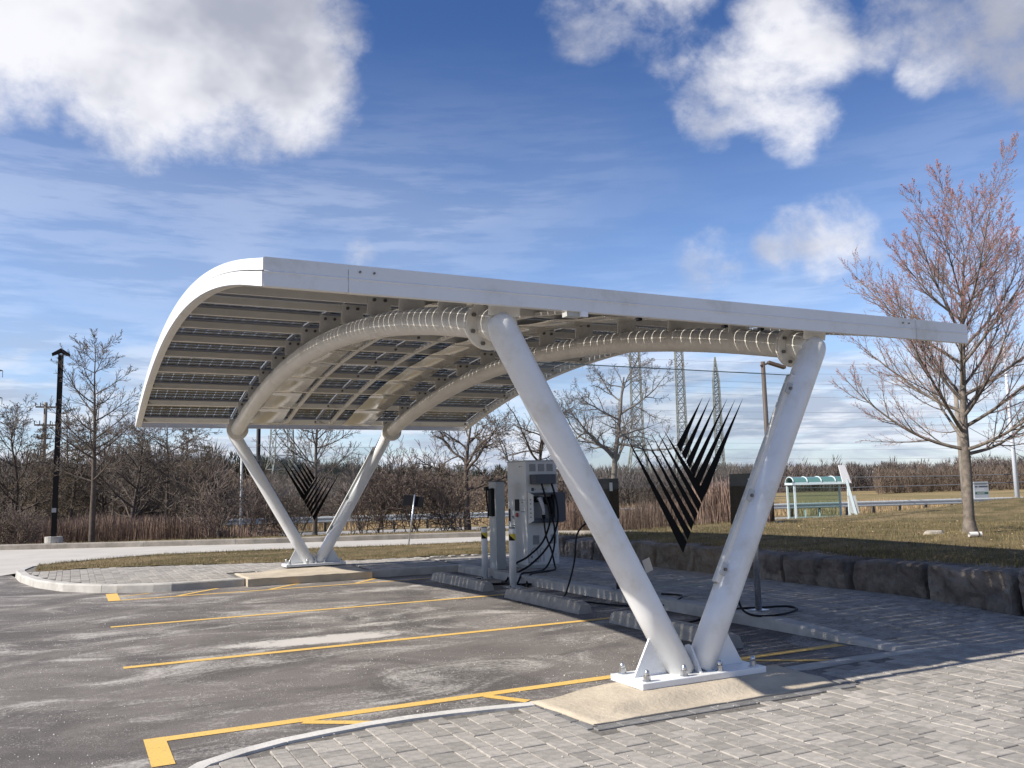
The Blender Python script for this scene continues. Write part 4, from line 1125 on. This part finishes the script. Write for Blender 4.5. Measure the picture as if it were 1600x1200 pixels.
SAP = dict(lev=3, seg=(14, 7, 5, 4), wig=(.03, .07, .10, .12), trop=(.02, .07, .06, .05), tap=(.92, .85, .8, .7), start=(.3, .25, .2, 1),
           kids=(2.7, 1.5, 1.6, 0), ang=(58, 38, 38, 30), len=(.40, .48, .5), rr=(.36, .45, .5), low=1.2, prof=lambda f: 1.15 - .8 * f, rmin=.007)
make_tree('young_tree', 'slender bare young tree on the verge right of the black lamp post', .72, 35.5, 7.3, .11, SAP, 5)
make_tree('young_tree', 'bare young tree seen between the far V columns behind the black emblem', 8.1, 32.5, 6.0, .10, dict(SAP, kids=(2.6, 1.5, 1.6, 0), len=(.42, .5, .5)), 9)
OAK = dict(lev=4, seg=(9, 8, 6, 5, 3), wig=(.06, .2, .26, .28, .25), trop=(.02, .01, .02, .02, .02), tap=(.8, .85, .8, .8, .7), start=(.36, .25, .2, .2, 1),
           kids=(2.2, 1.3, 1.6, .9, 0), ang=(62, 46, 46, 44, 40), len=(.62, .52, .52, .5), rr=(.5, .55, .5, .5), low=1.15, prof=lambda f: 1.25 - .6 * f, rmin=.006)
make_tree('crab_apple_tree', 'bare spreading crab apple tree with a stout trunk left of the charger', 13.7, 31.2, 4.4, .15, OAK, 31)
make_tree('bare_tree', 'tall bare many-limbed tree seen through the near V glass beside the pylon', 20.8, 32.0, 6.6, .17, dict(OAK, len=(.55, .52, .52, .5), trop=(.02, .04, .04, .03, .02)), 44, M_BARK, M_DTWIG)
make_tree('bare_tree', 'bare tree partly hidden by the near left column, behind the tall charger', 17.6, 33.0, 5.2, .12, dict(OAK, trop=(.02, .04, .04, .03, .02)), 46)
# dense scrub and larches at left
LARCH = dict(lev=3, seg=(12, 6, 4, 3), wig=(.02, .08, .15, .2), trop=(.01, .0, -.01, -.01), tap=(.93, .85, .8, .7), start=(.12, .15, .2, 1),
             kids=(5.0, 2.2, 1.8, 0), ang=(78, 55, 50, 40), len=(.36, .36, .45), rr=(.22, .45, .5), low=1.08, prof=lambda f: 1.15 - .95 * f, rmin=.011)
BUSHY = dict(lev=4, seg=(7, 6, 5, 4, 3), wig=(.1, .16, .2, .22, .2), trop=(.02, .03, .02, .02, .01), tap=(.8, .85, .8, .8, .7), start=(.15, .15, .15, .2, 1),
             kids=(2.4, 1.5, 1.6, 1.2, 0), ang=(50, 42, 42, 40, 40), len=(.62, .55, .5, .5), rr=(.5, .5, .5, .5), low=1.2, prof=lambda f: 1.15 - .5 * f, rmin=.009)
def at(px, D):   # a spot on the ground at camera depth D below picture column px
    k = (px - 800) / 1364.8; x = D * (ff.x + rr.x * k); y = D * (ff.y + rr.y * k); return x, y
LT = [(-40, 46, 5.6, LARCH, 'larch', 'bushy larch at the left edge of the frame behind the reeds'),
      (30, 50, 5.9, BUSHY, 'scrub tree', 'tangled brown scrub tree left of the utility pole'),
      (62, 56, 6.7, LARCH, 'larch', 'russet larch just below the wooden utility pole'),
      (118, 49, 5.9, LARCH, 'larch', 'feathery larch between the lamp post and the young tree'),
      (112, 58, 7.9, LARCH, 'larch', 'taller pointed larch rising behind the young tree'),
      (165, 52, 5.3, BUSHY, 'scrub tree', 'dense grey-brown scrub tree behind the slender young tree'),
      (212, 46, 5.1, BUSHY, 'scrub tree', 'round spreading bare tree with low pale limbs in the left scrub'),
      (262, 50, 5.9, BUSHY, 'scrub tree', 'bare scrub tree below the low corner of the roof'),
      (292, 54, 6.6, LARCH, 'larch', 'dark larch right of the low roof corner'),
      (320, 60, 5.6, LARCH, 'larch', 'smaller larch at the right end of the left thicket'),
      (350, 50, 3.2, BUSHY, 'scrub tree', 'low bramble-like scrub left of the far columns')]
for i, (px, D, h, P, sp, lab) in enumerate(LT):
    x, y = at(px, D)
    make_tree('larch_tree' if sp == 'larch' else 'scrub_tree', lab, x, y, h * 1.05, .11 if P is LARCH else .13, P, 60 + i, M_DBARK, M_LARCH if sp == 'larch' else M_DTWIG, group='thicket at the left', sides=(7, 4, 3, 3, 3))
# sumac bushes along the verge in the middle
SUM = dict(lev=2, seg=(6, 6, 4), wig=(.12, .2, .25), trop=(.03, .05, .06), tap=(.6, .8, .7), start=(.1, .3, 1), kids=(2.2, 1.6, 0), ang=(45, 42, 40), len=(.65, .5), rr=(.6, .55), low=1.0, prof=lambda f: 1.1 - .3 * f, rmin=.010)
SL = [(338, 35, 2.4, 'twisted bare sumac by the pale pole left of the far columns'), (400, 34.5, 2.2, 'low tangled sumac behind the far left column'), (455, 35, 2.0, 'small sumac between the far columns'),
      (560, 34, 2.3, 'bare sumac just right of the far right column'), (598, 34.5, 2.6, 'upright bare sumac halfway to the black sign'), (640, 35, 2.7, 'sumac leaning left behind the black sign'),
      (690, 34.6, 2.5, 'many-stemmed sumac right of the black sign'), (715, 36, 2.2, 'sumac beside the crab apple trunk'), (15, 38, 1.6, 'pale low shrub at the left edge in front of the reeds'), (48, 38, 1.3, 'pale low shrub left of the lamp post base')]
for i, (px, D, h, lab) in enumerate(SL):
    x, y = at(px, D); t = thing('sumac_bush', lab, 'bush', (x, y, ground(x, y)), 0, 'bare bushes along the verge')
    R = random.Random(200 + i)
    b = MB()
    for k in range(6):
        lv = tree_paths(R, h * R.uniform(.7, 1.1), .024, SUM)
        a = R.random() * 6.3; tl = Matrix.Rotation(R.uniform(.15, .7), 3, Vector((cos(a), sin(a), 0))); off = Vector((R.uniform(-.35, .35), R.uniform(-.35, .35), 0))
        for L_ in lv[:3]:
            for pts, rad in L_: b.tube([tl @ p + off for p in pts], rad, 3, caps=False)
    b.obj('stems', M_SUMAC, t, kind='stuff')
# reeds
def reeds(name, n, pxr, Dr, hr, m, label, seed, wd=.012):
    R = random.Random(seed); b = MB()
    for _ in range(n):
        px = R.uniform(*pxr); D = R.uniform(*Dr); x, y = at(px, D); zz = ground(x, y) - .03
        if poly_dist(FAR_EDGE, x, y) < .8: continue
        h = (R.uniform(*hr) if R.random() < .75 else R.uniform(hr[0] * .5, hr[1] * 1.15)) * (1 + .35 * noise.noise(Vector((x * .5, y * .5, 0)))); a = R.random() * 6.3; l = R.uniform(0, .22) * h
        dx, dy = cos(a) * wd, sin(a) * wd; ex, ey = x + l * cos(a * 3), y + l * sin(a * 3)
        b.v += [(x - dx, y - dy, zz), (x + dx, y + dy, zz), (ex + dx * .7, ey + dy * .7, zz + h), (ex - dx * .7, ey - dy * .7, zz + h * .98)]
        k = len(b.v) - 4; b.f.append((k, k + 1, k + 2, k + 3)); b.sm.append(False)
    return b.obj(name, m, kind='stuff', label=label)
reeds('reeds', 60000, (-120, 345), (41, 47), (.55, 1.3), M_REED, 'band of reddish brown dry reeds below the left thicket', 1, wd=.0055)
reeds('reeds', 1500, (330, 440), (42, 46), (.3, .8), M_REED, 'thin reddish reeds behind the far columns', 2)
reeds('reeds', 34000, (850, 1185), (27.5, 33), (.35, .95), M_REED, 'reddish brown dry stems beyond the access road, seen through the near V', 3, wd=.0042)
reeds('tall_grass', 9000, (1080, 1190), (28, 34), (.7, 1.5), mat('pink_stems', (.30, .20, .15), .95, var=.3, scale=.8, rand=.3), 'pinkish dry stems at the foot of the right column', 4, wd=.008)
def field(name, n, pxr, Dr, hr, m, label, seed, wd=.03):
    R = random.Random(seed); b = MB()
    for _ in range(n):
        px = R.uniform(*pxr); D = Dr[0] + (Dr[1] - Dr[0]) * R.random() ** 1.5; x, y = at(px, D)
        if rail_s(x, y) < 1.2: continue
        zz = ground(x, y) - .03; h = R.uniform(*hr) * (1 + .5 * noise.noise(Vector((x * .15, y * .15, 0)))); a = R.random() * 6.3
        dx, dy = cos(a) * wd * D / 60, sin(a) * wd * D / 60
        b.v += [(x - dx, y - dy, zz), (x + dx, y + dy, zz), (x + .2 * h * cos(a * 2), y + .2 * h * sin(a * 2), zz + h)]
        k = len(b.v) - 3; b.f.append((k, k + 1, k + 2)); b.sm.append(False)
    return b.obj(name, m, kind='stuff', label=label)
field('tall_grass', 22000, (320, 1750), (50, 95), (.25, .75), M_TAN, 'straw-coloured dead grass beyond the guard rail', 5)

# far woods: masses of bare trees built from thin limbs
def wood_mass(name, n, spots, hr, m, label, seed, per=46, wd=.05):
    R = random.Random(seed); b = MB()
    for _ in range(n):
        x, y, sc = spots(R); z0 = ground(x, y) - .3; H = R.uniform(*hr) * sc * (1 + .3 * noise.noise(Vector((x * .02, y * .02, seed))))
        if R.random() < .06: H *= 1.22
        Wd = H * R.uniform(.22, .36)
        def st(p, q, w_):
            d_ = Vector((q[0] - p[0], q[1] - p[1], q[2] - p[2])); sx, sy = rr.x * w_, rr.y * w_
            if R.random() < .5: sx, sy = -sy, sx
            b.v += [(p[0] - sx, p[1] - sy, p[2]), (p[0] + sx, p[1] + sy, p[2]), (q[0], q[1], q[2])]
            k = len(b.v) - 3; b.f.append((k, k + 1, k + 2)); b.sm.append(False)
        st((x, y, z0), (x, y, z0 + H), wd * 1.8)
        for _k in range(per):
            t = R.uniform(.05, .97); a = R.random() * 6.3; e = sqrt(max(0, 1 - ((t - .5) / .52) ** 2)) * Wd
            r0 = e * R.uniform(0, .6); r1 = e * R.uniform(.5, 1.1)
            st((x + r0 * cos(a), y + r0 * sin(a), z0 + H * t * .92), (x + r1 * cos(a), y + r1 * sin(a), z0 + H * min(1.02, t + R.uniform(.03, .2))), wd * R.uniform(.6, 1.4))
    return b.obj(name, m, kind='stuff', label=label)
def spots(p0, p1, D0, D1, f=lambda px: 1.0):
    def g(R):
        px = R.uniform(p0, p1); D = R.uniform(D0, D1); x, y = at(px, D); return x, y, f(px)
    return g
M_W1 = mat('far_wood_brown', (0.145, 0.116, 0.099), .95, var=.3, scale=.02, rand=.35)
M_W2 = mat('far_wood_dark', (.12, .10, .088), .95, var=.3, scale=.02, rand=.3)
M_W3 = mat('brush_russet', (0.180, 0.134, 0.099), .95, var=.3, scale=.05, rand=.35)
M_EV = mat('far_evergreen', (.035, .045, .03), .95, var=.3, scale=.05, rand=.3)
wood_mass('far_woods', 2600, spots(-150, 1780, 250, 330), (6.2, 9), M_W1, 'distant brown leafless woods along the horizon', 1, 80, .10)
wood_mass('far_woods', 650, spots(-150, 1780, 330, 400), (8, 10.5), M_W2, 'darker line of distant woods behind the brown belt', 2, 70, .15)
wood_mass('brush', 800, spots(1360, 1780, 185, 235), (3.6, 5.8), M_W3, 'round russet brush in front of the far woods at right', 3, 110, .06)
wood_mass('brush', 650, spots(330, 870, 95, 160), (3.0, 4.8), M_W3, 'brown brush slope across the middle behind the verge trees', 4, 75, .055)
wood_mass('brush', 500, spots(820, 1180, 90, 150), (3.0, 4.6), M_W1, 'grey-brown brush behind the near V', 6, 75, .055)
wood_mass('brush', 420, spots(-200, 345, 62, 80), (4.2, 6.2), M_W2, 'dark tangle of scrub behind the left thicket', 5, 110, .035)
wood_mass('brush', 130, spots(325, 560, 62, 85), (3.0, 4.4), M_W1, 'bare brush behind the far columns', 7, 90, .035)
wood_mass('evergreens', 60, spots(500, 860, 200, 240), (6.0, 8.0), M_EV, 'dark evergreens on the low ridge in the middle', 8, 150, .16)
wood_mass('evergreens', 40, spots(330, 470, 200, 240), (6.5, 8.0), M_EV, 'dark evergreens on the ridge between the far columns', 9, 150, .16)

# ------------------------------------------------------------------ guard rail
gr = thing('guard_rail', 'long galvanised steel guard rail along the far side of the main road', 'guard rail', (0, 0, 0))
b = MB()
prof = [(0, .30), (-.06, .24), (-.06, .18), (0, .13), (0, .09), (-.06, .04), (-.06, -.02), (0, -.06)]
for u0 in range(-120, 160, 4):
    vs = [railpt(u0, s, zz - .02) for s, zz in prof] + [railpt(u0 + 4, s, zz - .02) for s, zz in prof]
    n = len(prof); b.add(vs, [(i, i + 1, n + i + 1, n + i) for i in range(n - 1)])
b.obj('rail_beam', M_GALV, gr)
pm_ = MB(); pm_.box((-.07, -.09, -.62), (.07, .06, .26)); pme = pm_.mesh('rail_post'); pme.materials.append(mat('rail_post_wood', (.10, .085, .07), .9))
for u0 in range(-60, 84, 2):
    o = bpy.data.objects.new('rail_post', pme); link(o, gr); o.location = railpt(u0, .13, 0); o.rotation_euler = (0, 0, -.26)

# ------------------------------------------------------------------ posts, lamps, signs
lp = thing('lamp_post', 'tall black twin-head parking lamp post at far left', 'street lamp', (-.54, 38.79, ground(-.54, 38.79)))
b = MB(); b.tube([(0, 0, 0), (0, 0, .32)], .32, 20, smooth=False); b.tube([(0, 0, .0), (0, 0, .06)], .55, 20, smooth=False); b.obj('concrete_base', M_KERB, lp)
b = MB(); b.obox((0, 0, 3.9), (.10, 0, 0), (0, .10, 0), (0, 0, 3.58)); b.obj('pole', M_POLEB, lp)
for s in (-1, 1):
    b = MB(); b.add([(s * .0, -.17, 7.55), (s * .31, -.15, 7.42), (s * .31, .15, 7.42), (0, .17, 7.55), (0, -.15, 7.72), (s * .33, -.15, 7.50), (s * .33, .15, 7.50), (0, .15, 7.72)],
                    [(0, 3, 2, 1), (4, 5, 6, 7), (0, 1, 5, 4), (1, 2, 6, 5), (2, 3, 7, 6), (3, 0, 4, 7)]); b.obj('lamp_head', M_POLEB, lp)
b = MB(); b.box((-.108, -.115, 1.25), (.05, -.1, 1.42)); b.obj('access_plate', M_GALV, lp)
lp2 = thing('lamp_post', 'brown lamp post with a single tilted head seen beside the right column', 'street lamp', (21.8, 23.41, ground(21.8, 23.41)))
b = MB(); b.tube([(0, 0, 0), (0, 0, .14)], .34, 16, smooth=False); b.obj('concrete_base', M_KERB, lp2)
b = MB(); b.tube([(0, 0, .14), (0, 0, 5.75)], [.10, .075], 12); b.obj('pole', M_BROWN, lp2)
b = MB(); b.bar((-.12, .0, 5.60), (.22, -.12, 5.70), .06); b.obox((.42, -.22, 5.62), Vector((.26, -.13, -.10)), Vector((.07, .14, 0)), (0, 0, .045)); b.obj('lamp_head', M_BROWN, lp2)
sp = thing('street_light_pole', 'tall pale silver tapered street light pole at the right edge', 'street lamp', (43.68, 28.97, ground(43.7, 29)))
b = MB(); b.tube([(0, 0, -.2), (0, 0, 9)], [.13, .06], 12); b.tube([(0, 0, 7.2), (.5, .3, 7.45), (1.6, .9, 7.5)], .035, 6); b.obj('pole', mat('silver_paint', (.62, .66, .72), .4), sp)
b = MB(); b.tube([(0, 0, -.2), (0, 0, .15)], .4, 12, smooth=False); b.obj('concrete_base', M_KERB, sp)
up = thing('utility_pole', 'weathered wooden utility pole directly behind the maple trunk', 'utility pole', (50.35, 36.87, ground(50.35, 36.87)))
b = MB(); b.tube([(0, 0, -.3), (0, 0, 8.2)], [.17, .13], 10); b.obj('pole', M_WOOD, up)
b = MB(); b.tube([(.2, -.1, 6.0), (.2, -.1, 6.5)], .14, 10); b.obj('transformer', M_GALV, up)
b = MB(); b.tube([(0, 0, 5.9), (3.0, -2.0, 3.6), (6.2, -4.2, .2)], .02, 4); b.obj('guy_wire', M_WIRE, up)
upl = thing('utility_pole', 'dark wooden utility pole with three crossarms above the left thicket', 'utility pole', (-3.25, 125.8, -.6))
b = MB(); b.tube([(0, 0, 0), (0, 0, 14.6)], [.28, .2], 8); b.obj('pole', M_WOOD, upl)
for zz, hw in ((14.0, 1.15), (11.7, 1.2), (10.0, .75)):
    b = MB(); b.bar((-hw, 0, zz), (hw, .0, zz), .2)
    for s in (-1, -.5, .5, 1): b.bar((s * hw, 0, zz + .1), (s * hw, 0, zz + .55), .12)
    b.obj('crossarm', M_WOOD, upl)
for nm, x, y, h, r_, m_, lab in (('pole', 7.88, 47.04, 5.0, .06, M_GALV, 'thin pale steel pole left of the far columns'), ('pole', 11.5, 62.0, 8.0, .14, M_POLEB, 'thick dark pole just behind the far left column')):
    t = thing(nm, lab, 'pole', (x, y, ground(x, y)))
    b = MB(); b.tube([(0, 0, 0), (0, 0, h)], r_, 10); b.obj('shaft', m_, t)
    b = MB(); b.tube([(0, 0, h), (0, 0, h + .05)], r_ * 1.3, 10); b.obj('cap', m_, t)
# leaning sign seen from behind
sg = thing('sign_post', 'small black sign seen from behind on a leaning silver post', 'sign', (8.47, 23.45, .12))
top = Vector((.19, -.05, 1.40))
b = MB(); b.tube([(0, 0, -.05), top], .024, 10); b.obj('post', M_NUT, sg)
b = MB(); ax = Vector((.255, -.128, -.045)); b.obox(Vector((.165, .0, 1.22)), ax, (.012, .02, 0), Vector((.02, 0, .145))); b.obj('sign_panel', M_BLACK, sg, bevel=.004)

# bus shelter
bs = thing('bus_shelter', 'small bus shelter with teal barrel roof and glass walls by the main road', 'bus shelter', (31.19, 31.91, -.48), math.atan2(30.6 - 31.91, 33.53 - 31.19))
for x in (.05, 2.6):
    for y in (0, 1.3):
        b = MB(); b.box((x - .045, y - .045, 0), (x + .045, y + .045, 2.0)); b.obj('post', M_SHELW, bs)
b = MB(); b.box((-.05, -.08, 1.98), (2.7, 0.0, 2.10)); b.box((-.05, 1.3, 1.98), (2.7, 1.38, 2.10)); b.box((-.05, 0, 1.98), (.03, 1.3, 2.08)); b.box((2.62, 0, 1.98), (2.7, 1.3, 2.08)); b.obj('roof_frame', M_SHELW, bs)
for i in range(4):
    b = MB(); x0, x1 = -.0 + i * .67 + .03, .67 + i * .67 - .03; vs = []; N = 8
    for j in range(N + 1):
        a = pi * j / N; yy, zz = .65 - .72 * cos(a), 2.10 + .26 * sin(a); vs += [(x0, yy, zz), (x1, yy, zz)]
    b.add(vs, [(2 * j, 2 * j + 1, 2 * j + 3, 2 * j + 2) for j in range(N)], True); b.obj('roof_panel', M_TEAL, bs)
for i in range(5):
    b = MB(); x = i * .67; b.tube([(x, .65 - .73 * cos(pi * j / 8), 2.10 + .27 * sin(pi * j / 8)) for j in range(9)], .028, 6); b.obj('roof_rib', M_SHELW, bs)
b = MB(); b.box((.1, 1.29, .15), (2.55, 1.305, 1.95)); b.obj('glass_wall', M_TGLASS, bs)
b = MB(); b.box((.04, .1, .15), (.055, 1.2, 1.95)); b.obj('glass_wall', M_TGLASS, bs)
b = MB(); b.box((.1, -.005, .15), (2.2, .005, 1.95)); b.obj('glass_wall', M_TGLASS, bs)
for x in (.85, 1.55):
    b = MB(); b.box((x - .03, 1.2, 0), (x + .03, 1.26, .75)); b.obj('bench_leg', M_SHELW, bs)
b = MB(); b.box((-.1, -.15, -.02), (2.8, 1.5, .03)); b.obj('floor_slab', M_KERB, bs)
b = MB(); b.add([(2.28, -.3, 2.05), (2.68, -.3, 2.02), (2.68, -.2, 2.02), (2.28, -.2, 2.05), (2.12, -.3, 2.88), (2.42, -.3, 2.88), (2.42, -.2, 2.88), (2.12, -.2, 2.88)],
                [(0, 3, 2, 1), (4, 5, 6, 7), (0, 1, 5, 4), (1, 2, 6, 5), (2, 3, 7, 6), (3, 0, 4, 7)]); b.obj('route_panel', mat('shelter_white', (.8, .8, .8), .4), bs)
b = MB(); b.bar((2.45, -.25, 2.2), (2.95, -.35, -.3), .11); b.obj('route_post', M_SHELW, bs)
b = MB(); b.obox((2.70, -.3, 1.0), Vector((.17, -.03, 0)), (0, .03, 0), Vector((-.07, 0, .42))); b.obj('timetable_case', M_GALV, bs)
# roadside billboard
sb = thing('roadside_sign', 'white and green two-sided roadside sign on the field right of the maple trunk', 'sign', (64.9, 46.3, ground(64.9, 46.3)), math.atan2(45.91 - 46.65, 65.63 - 64.11))
b = MB(); b.box((-.30, -.05, .55), (.86, .05, 1.98)); f1 = b.obj('sign_board', M_SIGNB, sb)
b = MB(); b.box((-.98, .02, .50), (-.32, .10, 2.02)); f2 = b.obj('sign_board', M_SIGNW, sb)
for x0, x1, z0, z1, m_, p in ((-.24, .72, 1.76, 1.88, M_SIGNG, f1), (-.24, -.02, 1.53, 1.65, M_SLATE, f1), (.06, .8, 1.53, 1.65, M_SLATE, f1), (-.25, .8, .98, 1.16, M_SIGNG, f1)):
    q = MB(); q.box((x0, -.056, z0), (x1, -.051, z1)); q.obj('lettering', m_, p)
for x0, x1, z0, z1 in ((-.1, .5, 1.38, 1.41), (-.2, .6, 1.28, 1.31), (-.1, .5, 1.06, 1.09)):
    q = MB(); q.box((x0, -.060, z0), (x1, -.057, z1)); q.obj('lettering', M_SIGNW, f1)
for x0, x1, z0, z1 in ((-.9, -.5, 1.75, 1.85), (-.98, -.36, 1.55, 1.58), (-.9, -.42, .95, .97)):
    q = MB(); q.box((x0, .014, z0), (x1, .019, z1)); q.obj('lettering', M_SIGNG, f2)
for x in (-.9, -.28, .8):
    q = MB(); q.box((x - .04, .06, -.4), (x + .04, .14, 2.0)); q.obj('post', M_WOOD, sb)
b = MB(); b.tube([(.62, -.1, .34), (.78, -.1, .34)], .14, 12, smooth=False); b.obj('lamp', M_BLACK, sb)
# things lying by the maple
t = thing('pipe_piece', 'short white pipe lying at the foot of the maple trunk', 'pipe', (12.95, 9.35, ground(12.95, 9.35) + .045), 0)
b = MB(); b.tube([(-.09, .04, .0), (.09, -.04, .0)], .042, 16, caps=False); b.tube([(.09, -.04, .0), (-.09, .04, .0)], .035, 16, caps=False); b.obj('pipe', mat('pipe_white', (.7, .68, .64), .5), t)
b = MB(); b.tube([(.03, -.013, .0), (.055, -.024, .0)], .045, 16, caps=False); b.obj('pipe_band', M_BROWN, t)
b = MB(); R = random.Random(3); N = 10; vs = []
for k in range(N):
    a = 2 * pi * k / N; q = R.uniform(.8, 1.1); vs += [(.30 * q * cos(a), .18 * q * sin(a), -.05), (.20 * q * cos(a), .12 * q * sin(a), .05 + R.uniform(-.015, .015))]
b.add(vs, [(2 * k, (2 * k + 2) % (2 * N), (2 * k + 3) % (2 * N), 2 * k + 1) for k in range(N)] + [tuple(2 * k + 1 for k in range(N))])
o = b.obj('rock', mat('pale_rock', (.42, .37, .30), .9, var=.15, scale=8, bump=.01, bscale=30), label='low pale rock in the grass left of the maple', cat='rock'); o.location = (13.45, 10.5, ground(13.45, 10.5))

# ------------------------------------------------------------------ pylons and wires
def lattice(b, z0, z1, w0, w1, n, t):
    def c(zz):
        k = (zz - z0) / (z1 - z0); w_ = w0 + (w1 - w0) * k; return [Vector((sx * w_ / 2, sy * w_ / 2, zz)) for sx, sy in ((-1, -1), (1, -1), (1, 1), (-1, 1))]
    zs = [z0]
    while zs[-1] < z1 - .01:
        k = (zs[-1] - z0) / (z1 - z0); zs.append(min(z1, zs[-1] + max(1.1, (w0 + (w1 - w0) * k) * n)))
    for a, bb in zip(zs, zs[1:]):
        A_, B_ = c(a), c(bb)
        for i in range(4):
            j = (i + 1) % 4
            b.bar(A_[i], B_[i], t * 1.5); b.bar(A_[i], B_[j], t); b.bar(A_[j], B_[i], t); b.bar(A_[i], A_[j], t)
def pylon(x, y, H, wb, wt, rz, label, arms=(), spire=None, z=-1.2):
    t = thing('pylon', label, 'pylon', (x, y, z), rz, 'high-voltage pylons')
    b = MB(); zw = H * .30
    lattice(b, 0, zw, wb, wt * 1.35, .95, .13); lattice(b, zw, H, wt * 1.35, wt, 1.15, .10)
    b.obj('tower', M_PYL, t)
    if spire:
        b = MB(); lattice(b, H, H + spire, wt, .1, 1.2, .09); b.obj('peak', M_PYL, t)
    for zz, hw in arms:
        b = MB()
        for s in (-1, 1):
            b.bar((s * wt / 2, -wt / 2, zz), (s * hw, 0, zz + .3), .14); b.bar((s * wt / 2, wt / 2, zz), (s * hw, 0, zz + .3), .14); b.bar((s * wt / 2, 0, zz + 1.6), (s * hw, 0, zz + .3), .14)
            for k in (.35, .68): b.bar((s * (wt / 2 + (hw - wt / 2) * k), 0, zz), (s * (wt / 2 + (hw - wt / 2) * k), 0, zz + 1.6 * (1 - k) + .3), .09)
            b.bar((s * hw, 0, zz + .3), (s * hw, 0, zz - 1.0), .10)
        b.obj('crossarm', M_PYL, t)
pylon(96.0, 137.7, 38, 6, 1.55, -.468, 'lattice pylon furthest left through the near V glass, behind the bare tree', arms=((31.5, 6), (36, 5)))
pylon(103.6, 133.9, 37, 5, 1.2, -.468, 'middle lattice pylon seen above the glass emblem', arms=((31, 5.5), (35.4, 4.5)))
pylon(109.5, 130.5, 22.5, 6, 1.05, -.468, 'shortest lattice pylon with a pointed peak, right of the middle one', spire=4.6)
pylon(35.5, 168, 34, 8, 2.6, .1, 'wide lattice pylon between the far columns behind the small emblem', arms=((24.5, 2.9), (27.0, 2.2), (31, 5)))
pylon(-18.4, 194, 33, 8, 2.2, 0, 'pylon just outside the left edge with its crossarm tips in view', arms=((22.3, 5.9), (27.6, 5.8)))
WZ = [(560, 566), (575, 583), (590, 601), (600, 607), (640, 634), (652, 641), (668, 650), (690, 679), (700, 690), (712, 707), (722, 716), (610, 622), (734, 727), (744, 738)]
def pt(px, py, D): return Vector((0, 0, 1.6)) + (ff + rr * ((px - 800) / 1364.8) - uu * ((py - 600) / 1364.8)) * D
for i, (ya, yb) in enumerate(WZ):
    pa, pb_ = pt(985 + 8 * (i % 3), ya, 160), pt(1800, yb, 150 - i)
    b = MB(); N = 14; pts = []
    for k in range(N + 1):
        t = k / N; p = pa.lerp(pb_, t); p.z -= 3.2 * t * (1 - t); pts.append(p)
    b.tube(pts, .018, 3, caps=False)
    o = b.obj('power_line', M_WIRE, label='thin power line sagging across the sky from the pylons to the right', cat='power line', group='power lines')
for ya, yb in ((739, 742), (757, 753)):
    pa, pb_ = pt(1180, ya + 6, 62), pt(1700, yb - 4, 55); b = MB(); b.tube([pa, pa.lerp(pb_, .3) - Vector((0, 0, .12)), pa.lerp(pb_, .6) - Vector((0, 0, .12)), pb_], .03, 4, caps=False)
    b.obj('phone_line', M_WIRE, label='upper of two dark cables strung past the wooden pole behind the maple' if ya < 750 else 'lower of two dark cables strung past the wooden pole behind the maple', cat='cable', group='cables on the wooden pole')
